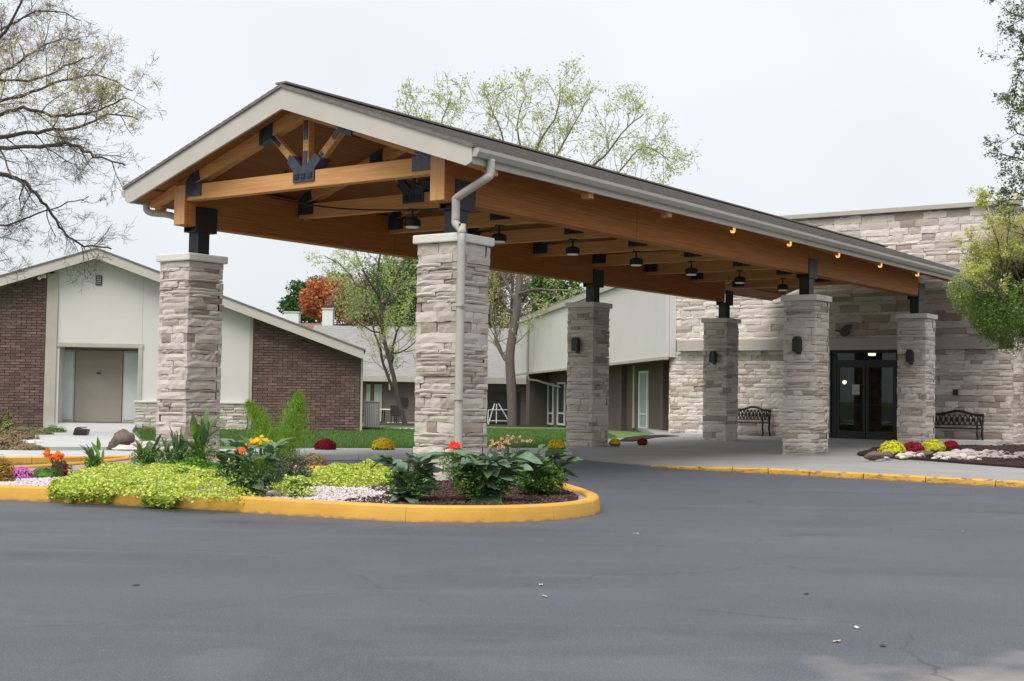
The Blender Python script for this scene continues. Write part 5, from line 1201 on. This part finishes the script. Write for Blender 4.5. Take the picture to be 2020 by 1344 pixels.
def limb_tree(name, trunk_pts, trunk_r, limbs, label, seed, barkm, twigm, maxl, kids, lenf, leafspec, wig=.2, upb=.05, minr=.004, base=None, ratio=.62, spread=.75, cr=None, cat='tree', group=None, dens=1.0):
    """limbs: hand laid polylines; side branches grow off them"""
    rr = random.Random(seed); base = base or trunk_pts[0]; t_ = thing(name, tuple(base), 0, label, cat, group); off = Vector(base)
    big = [([Vector(p)-off for p in catmull([tuple(q) for q in trunk_pts], 4)], trunk_r, trunk_r*.5, 0)]; small = []; tips = []
    for (pts, r_) in limbs:
        P = [Vector(p)-off for p in catmull([tuple(q) for q in pts], 4)]
        P = [p+Vector((rr.gauss(0, .02), rr.gauss(0, .02), rr.gauss(0, .02))) for p in P]
        big.append((P, r_, r_*.25, 1)); tot = sum((P[i+1]-P[i]).length for i in range(len(P)-1))
        m2 = int(tot*dens*2.2)
        for k_ in range(m2):
            t = rr.uniform(.12, 1)*(len(P)-1.001); i = int(t); q = P[i].lerp(P[i+1], t-i); dl = (P[i+1]-P[i]).normalized(); side = dl.orthogonal(); side.rotate(Matrix.Rotation(rr.uniform(0, 6.28), 3, dl))
            nd = (dl*.6+side.normalized()*spread+Vector((0, 0, upb*2))).normalized(); fr = 1-.55*t/len(P)
            grow(rr, q, nd, lenf*fr*rr.uniform(.6, 1.2), r_*.38*fr, 2, maxl, small, tips, wig, upb, kids, ratio, None, spread)
    link('trunk', tubes_mesh('trunk', big, barkm, minr), t_); tw = link('crown', tubes_mesh('twigs', small, twigm, minr), t_)
    for k_, (m_, n, sp_, sz, filt) in enumerate(leafspec):
        T = [t for t in tips if filt is None or filt(t+off)]
        if T: leaves_at(T, n, sp_, sz, seed+k_, m_, 'leaves', tw)
    return t_

# left tree, bare and twiggy with the first small leaves
D = 30
tk = at(-190, 430, D)
def lt(l, Y=D, j=0): return [at(x, y, Y+dy) for (x, y, dy) in l]
limbs = [
 (lt([(-180, 300, 0), (-60, 190, .3), (0, 149, .5), (50, 112, .6), (93, 87, .8), (155, 73, 1)]), .055),
 (lt([(-180, 330, 0), (-70, 240, -.3), (0, 224, -.5), (58, 215, -.6), (100, 228, -.6), (147, 228, -.7), (193, 217, -.8), (250, 192, -1)]), .055),
 (lt([(-180, 350, 0), (-80, 292, .2), (0, 273, .2), (46, 263, .3), (108, 259, .3), (170, 246, .4), (217, 228, .4), (271, 234, .6)]), .065),
 (lt([(-180, 380, 0), (-80, 300, -.6), (0, 292, -.8), (77, 290, -1), (143, 286, -1.1), (186, 306, -1.3), (250, 325, -1.6)]), .07),
 (lt([(-180, 400, 0), (-90, 330, .6), (0, 344, .9), (39, 356, 1), (70, 379, 1.1), (97, 414, 1.2), (124, 456, 1.3), (166, 484, 1.4), (222, 488, 1.5)]), .065),
 (lt([(-180, 420, 0), (-80, 470, .3), (0, 449, .5), (58, 427, .5), (116, 406, .6), (176, 388, .7)]), .04),
 (lt([(-180, 260, 0), (-90, 150, -1), (-20, 90, -1.2), (30, 30, -1.4), (60, -40, -1.5)]), .06),
 (lt([(-180, 280, 0), (-60, 110, 1), (10, 55, 1.2), (90, 20, 1.4), (160, 40, 1.5)]), .045),
 (lt([(-180, 310, 0), (-50, 215, 1), (40, 190, 1.3), (120, 160, 1.5), (190, 150, 1.7), (262, 178, 1.8)]), .05),
 (lt([(-180, 310, 0), (-40, 170, -1), (60, 160, -1.3), (130, 130, -1.5), (185, 110, -1.7)]), .04),
 (lt([(-180, 420, 0), (-90, 500, 1), (-20, 520, 1.2), (20, 510, 1.3)]), .03),
 (lt([(-180, 230, 0), (-160, 60, 0), (-120, -120, 0), (-60, -260, 0)]), .09),
 (lt([(-200, 300, 0), (-330, 150, 1), (-450, 80, 1)]), .09), (lt([(-200, 330, 0), (-380, 300, -1), (-520, 260, -1)]), .08),
]
yl = leafmat('yellowing_buds', [(.56,.50,.22),(.66,.56,.28),(.48,.46,.18)], .7, .6); orl = leafmat('orange_buds', [(.66,.42,.24),(.58,.40,.24),(.7,.54,.34)], .7, .6)
zt = at(0, 250, D).z
limb_tree('bare_tree', [(tk.x, D, 0.03), at(-195, 600, D), at(-185, 400, D), at(-170, 150, D), at(-150, -150, D)], .26, limbs,
  'big nearly bare tree at the left with thin dark twigs reaching over the brick house', 51, M['bark'], M['twig_n'], 5, (3, 5), 1.35,
  [(yl, 6500, .05, .05, lambda p: zt < p.z+.2 and p.z < at(0, 110, D).z and p.x > -12.9), (orl, 3500, .05, .045, lambda p: p.z > at(0, 160, D).z or (abs(p.z-at(0, 180, D).z) < .5 and p.x < -10)), (yl, 800, .06, .04, None)], wig=.22, upb=.02, minr=.003, dens=1.0)

# tall tree behind the canopy, trunk visible beside the middle pillar
D2 = 66
def t2(l, D_=D2): return [at(x, y, D_+(dy if len(l[0]) > 2 else 0)) for (x, y, dy) in l]
spg = leafmat('spring_leaves', [(.46,.58,.14),(.58,.66,.22),(.38,.52,.12),(.60,.62,.24)], .6, .6)
b0 = at(1012, 840, D2); b0.z = tz(D2)
limb_tree('tall_tree', [b0, at(1010, 780, D2), at(1006, 700, D2), at(1018, 620, D2), at(1026, 540, D2), at(1032, 440, D2), at(1040, 330, D2)], .27,
 [(t2([(1008, 720, 0), (985, 690, .5), (972, 640, 1), (960, 560, 1.5)]), .12),
  (t2([(1020, 600, 0), (960, 480, 1), (900, 360, 2), (870, 250, 2), (890, 200, 2)]), .09),
  (t2([(1026, 540, 0), (940, 430, -1), (860, 320, -2), (820, 250, -2), (800, 215, -2)]), .07),
  (t2([(1032, 440, 0), (1010, 330, 1), (980, 240, 1), (960, 190, 1)]), .07),
  (t2([(1036, 380, 0), (1060, 290, -1), (1100, 220, -1), (1105, 160, -1)]), .07),
  (t2([(1034, 420, 0), (1090, 320, 1), (1130, 250, 1), (1160, 195, 1)]), .07),
  (t2([(1032, 440, 0), (1110, 370, -2), (1190, 310, -2), (1230, 260, -2), (1270, 225, -2)]), .08),
  (t2([(1028, 500, 0), (1130, 430, 2), (1220, 340, 2), (1270, 290, 2), (1325, 320, 2)]), .07),
  (t2([(1026, 520, 0), (1120, 450, 0), (1200, 400, 0), (1280, 350, 0)]), .07),
  (t2([(1022, 580, 0), (1060, 570, -2), (1100, 580, -3), (1090, 620, -3)]), .08),
  (t2([(1040, 330, 0), (1020, 250, 0), (1040, 180, 0)]), .06)],
 'tall tree with grey trunk on the lawn, its pale green top above the canopy roof', 61, M['bark_grey'], M['twig_l'], 4, (2, 4), 2.4,
 [(spg, 11000, .13, .13, None)], wig=.26, upb=.06, minr=.009, dens=1.25)
# smaller tree by the far building
D3 = 63; b0 = at(800, 840, D3); b0.z = tz(D3)
t3 = lambda l: [at(x, y, D3+dy) for (x, y, dy) in l]
limb_tree('slender_tree', [b0, at(786, 790, D3), at(776, 740, D3), at(758, 670, D3), at(750, 600, D3), at(742, 540, D3)], .125,
 [(t3([(772, 715, 0), (775, 690, 0), (785, 645, 0), (812, 612, 0)]), .09), (t3([(782, 770, .5), (766, 745, .5), (750, 690, .5), (738, 650, .5), (725, 600, .5)]), .09),
  (t3([(755, 650, 0), (720, 590, 0), (680, 530, 0), (640, 505, 0)]), .07), (t3([(752, 620, 0), (775, 560, 1), (800, 510, 1), (820, 470, 1)]), .07),
  (t3([(750, 590, 0), (720, 540, -1), (700, 490, -1)]), .06), (t3([(744, 550, 0), (750, 500, 0), (770, 470, 0)]), .06), (t3([(750, 600, 0), (790, 580, 1), (825, 545, 1)]), .06), (t3([(756, 660, 0), (710, 640, 0), (690, 610, 0)]), .05), (t3([(770, 700, 0), (800, 690, 1), (830, 660, 1)]), .05)],
 'slender forked tree with small light green leaves in front of the far grey roof', 71, M['bark'], M['twig_l'], 4, (2, 4), 1.7,
 [(spg, 6500, .12, .10, None)], wig=.2, upb=.05, minr=.008, dens=1.5)

def bushy(name, px, py, Y, rx, rz_, m_, label, n, size, seed, z0=None, twig=True, cat='tree', trunkh=None, group=None, lump=.35):
    c = at(px, py, Y); zb = tz(Y) if z0 is None else z0; t_ = thing(name, (c.x, c.y, zb), 0, label, cat, group); h = c.z-zb
    rr = random.Random(seed); polys = []; tips = []
    for k_ in range(9):
        a = rr.uniform(0, 6.28); d = Vector((math.cos(a)*.8, math.sin(a)*.8, rr.uniform(.2, 1.2))); grow(rr, Vector((0, 0, h-rz_*.7+rr.uniform(0, rz_*.5))), d, rx*.9, .05*rx**.5, 1, 3, polys, tips, .2, .05, (2, 3), .6)
    tr = MB(); tr.tube(catmull([(0, 0, 0), (.1, 0, h*.4), (0, 0, h), (.05, 0, h+rz_*.5)], 3), [.12*rx**.5*(1-.07*i) for i in range(10)], 8, cap=False)
    link('trunk', new_mesh('trunk', tr.v, tr.f, M['bark_grey'], True), t_)
    cr = link('crown', tubes_mesh('limbs', polys, M['twig'], .01), t_)
    r2 = np.random.RandomState(seed); nc = 60
    d = r2.normal(size=(nc, 3)); d /= np.linalg.norm(d, axis=1)[:, None]; cc = d*(r2.uniform(.35, .95, nc)**.6)[:, None]*[rx, rx, rz_]
    idx = r2.randint(0, nc, n); e_ = r2.normal(size=(n, 3)); e_ /= np.linalg.norm(e_, axis=1)[:, None]
    C = cc[idx]+e_*(r2.uniform(.3, 1, n)**.5)[:, None]*(lump*min(rx, rz_))*r2.uniform(.6, 1.1, nc)[idx][:, None]+[0, 0, h]
    ms = m_ if isinstance(m_, list) else [(m_, 1.0, None)]
    if isinstance(m_, list):
        # split leaves between materials by height with noise
        k_ = (C[:, 2]-h)/rz_-.18+r2.normal(size=n)*.28; lo = C[k_ < 0.0]; hi = C[k_ >= 0.0]
        for q, mm, sd_ in ((lo, m_[0], 1), (hi, m_[1], 2)):
            v, f = leaf_cloud(q, size, seed+sd_, .3, .6); link('leaves', np_mesh('leaves', v, f, mm), cr, kind='stuff')
    else:
        v, f = leaf_cloud(C, size, seed+1, .3, .6); link('leaves', np_mesh('leaves', v, f, m_), cr, kind='stuff')
    return t_
gd = leafmat('deep_green_leaves', [(.05,.11,.03),(.09,.17,.05),(.06,.14,.04)]); og = leafmat('autumn_orange_leaves', [(.50,.17,.07),(.60,.25,.11),(.42,.15,.07)]); br = leafmat('brown_thicket', [(.22,.15,.11),(.28,.19,.14),(.18,.16,.09)]); dg2 = leafmat('green_leaves_far', [(.06,.14,.03),(.11,.21,.05),(.07,.15,.04),(.15,.25,.07)])
bushy('green_tree', 610, 600, 125, 2.6, 2.3, gd, 'distant dark green tree above the brick house roof', 5000, .35, 81)
bushy('green_tree', 650, 580, 130, 2.6, 2.0, gd, 'distant green tree top behind the orange tree', 4000, .35, 86)
bushy('orange_tree', 640, 592, 112, 2.1, 1.9, og, 'distant tree with bright orange autumn leaves', 6500, .24, 82)
bushy('brown_tree', 700, 600, 108, 2.4, 2.0, leafmat('russet_leaves', [(.36,.20,.13),(.30,.20,.13),(.42,.24,.15)]), 'distant russet brown tree beside the orange tree', 6000, .22, 83)
bushy('brown_tree', 762, 590, 106, 3.2, 3.4, br, 'distant brown twiggy tree behind the slender tree', 9000, .22, 87)
bushy('brown_tree', 1010, 600, 108, 4.2, 4.2, br, 'distant brown thicket tree behind the tall grey trunk', 14000, .24, 84)
bushy('green_tree', 1100, 575, 92, 2.2, 1.9, dg2, 'dense green tree above the white wing roof, left of the brownish pillar', 12000, .2, 85)
bushy('green_tree', 810, 575, 98, 3.0, 3.0, dg2, 'distant green tree just left of the tall middle pillar', 9000, .22, 88)
bushy('green_tree', 900, 610, 120, 5, 4, br, 'distant brown tree hidden behind the tall middle pillar', 6000, .3, 89)

# right tree: dense crown, pinkish yellow above and green below
gl = leafmat('green_crown_leaves', [(.11,.26,.03),(.19,.38,.05),(.08,.19,.03),(.28,.45,.08),(.60,.46,.36)], .5, .35); pk = leafmat('pinkish_crown_leaves', [(.54,.56,.16),(.72,.52,.38),(.42,.50,.12),(.66,.62,.26),(.80,.64,.54),(.44,.54,.14)], .5, .4)
bushy('flowering_tree', 2046, 562, 27, 1.72, 1.36, [gl, pk], 'round dense tree at the right edge, green below and pinkish yellow above', 95000, .045, 91, z0=.12, lump=.36)
# loose yellow-green sprays rising above the crown and the far right sparse tree
D5 = 24; b0 = Vector((at(2200, 800, D5).x, D5, .12)); t5 = lambda l: [at(x, y, D5+dy) for (x, y, dy) in l]
wl_ = leafmat('sparse_green_leaves', [(.12,.17,.07),(.20,.26,.10),(.10,.14,.06),(.30,.32,.14)], .6, .3)
limb_tree('sparse_tree', [b0, at(2195, 600, D5), at(2180, 350, D5), at(2160, 50, D5)], .16,
 [(t5([(2180, 350, 0), (2110, 260, 0), (2050, 180, 0), (2010, 90, 0)]), .04), (t5([(2185, 420, 0), (2110, 330, .5), (2040, 280, .5), (1990, 250, .5)]), .035), (t5([(2175, 250, 0), (2110, 120, 0), (2050, 50, 0), (1985, 20, 0)]), .035),
  (t5([(2185, 430, 0), (2120, 370, 0), (2050, 330, 0), (1975, 300, 0)]), .03), (t5([(2190, 500, 0), (2120, 430, 0), (2060, 400, 0), (2000, 380, 0)]), .03), (t5([(2180, 300, 0), (2100, 200, -.5), (2040, 140, -.5), (1995, 150, -.5)]), .03), (t5([(2170, 150, 0), (2100, 60, 0), (2040, 0, 0)]), .03)],
 'sparse leaved tree reaching in from beyond the right edge above the round tree', 95, M['bark'], M['twig'], 4, (2, 4), .8, [(wl_, 9000, .035, .05, None)], wig=.22, upb=-.03, minr=.003, dens=2.0)
limb_tree('yellow_shrub', [Vector((at(2062, 800, 26).x, 26, .12)), at(2058, 700, 26), at(2035, 600, 26), at(1995, 520, 26)], .03,
 [([at(1985, 600, 26), at(1975, 500, 26), at(1955, 440, 26), at(1940, 395, 26)], .02), ([at(1985, 560, 26), at(1990, 470, 26), at(2000, 400, 26)], .02), ([at(1985, 600, 26), at(1950, 520, 26.3), at(1912, 470, 26.3)], .015), ([at(1985, 600, 26), at(1945, 560, 25.7), at(1905, 520, 25.7)], .015)],
 'loose yellow green shrub sprays poking from the left of the round tree', 97, M['bark'], M['twig_l'], 3, (3, 4), .42, [(leafmat('yellow_green_spray', [(.62,.64,.16),(.72,.70,.28),(.50,.56,.14)], .6, .4), 6500, .04, .045, None)], wig=.2, upb=.08, minr=.003, dens=3.5)

# fallen leaves and litter on the asphalt
rr = random.Random(77); tanm = mat('dry_leaf', (.42, .33, .22), .8); pale = mat('pale_litter', (.65, .62, .56), .8)
lm = [new_mesh('fallen_leaf', [(-.03, 0, .002), (-.01, .014, .006), (.02, .012, .004), (.035, 0, .008), (.015, -.014, .003), (-.012, -.012, .007), (0, 0, .001)], [(0, 1, 6), (1, 2, 6), (2, 3, 6), (3, 4, 6), (4, 5, 6), (5, 0, 6)], m_) for m_ in (tanm, pale, M['lantern'])]
for px, py, k_, lb in ((1067, 1154, 1, 'tiny pale leaf on the asphalt in the middle foreground'), (1075, 1177, 0, 'tiny brown leaf just below the pale one on the asphalt'), (1690, 1239, 1, 'tiny pale leaf on the asphalt at the lower right'), (1741, 1274, 2, 'small black scrap on the asphalt at the lower right'), (1650, 1266, 0, 'small tan leaf left of the black scrap'), (1255, 1053, 1, 'flat pale leaf on the asphalt right of the island tip'), (268, 1155, 2, 'tiny dark scrap on the asphalt at the lower left'), (1900, 1049, 0, 'small tan leaf far out on the right asphalt'), (1590, 1172, 2, 'tiny dark scrap on the asphalt right of centre')):
    p = gnd(px, py, .003); link('fallen_leaf', lm[k_], None, tuple(p), rr.uniform(0, 6), lb, 'leaf')
scene.cycles.use_denoising = True
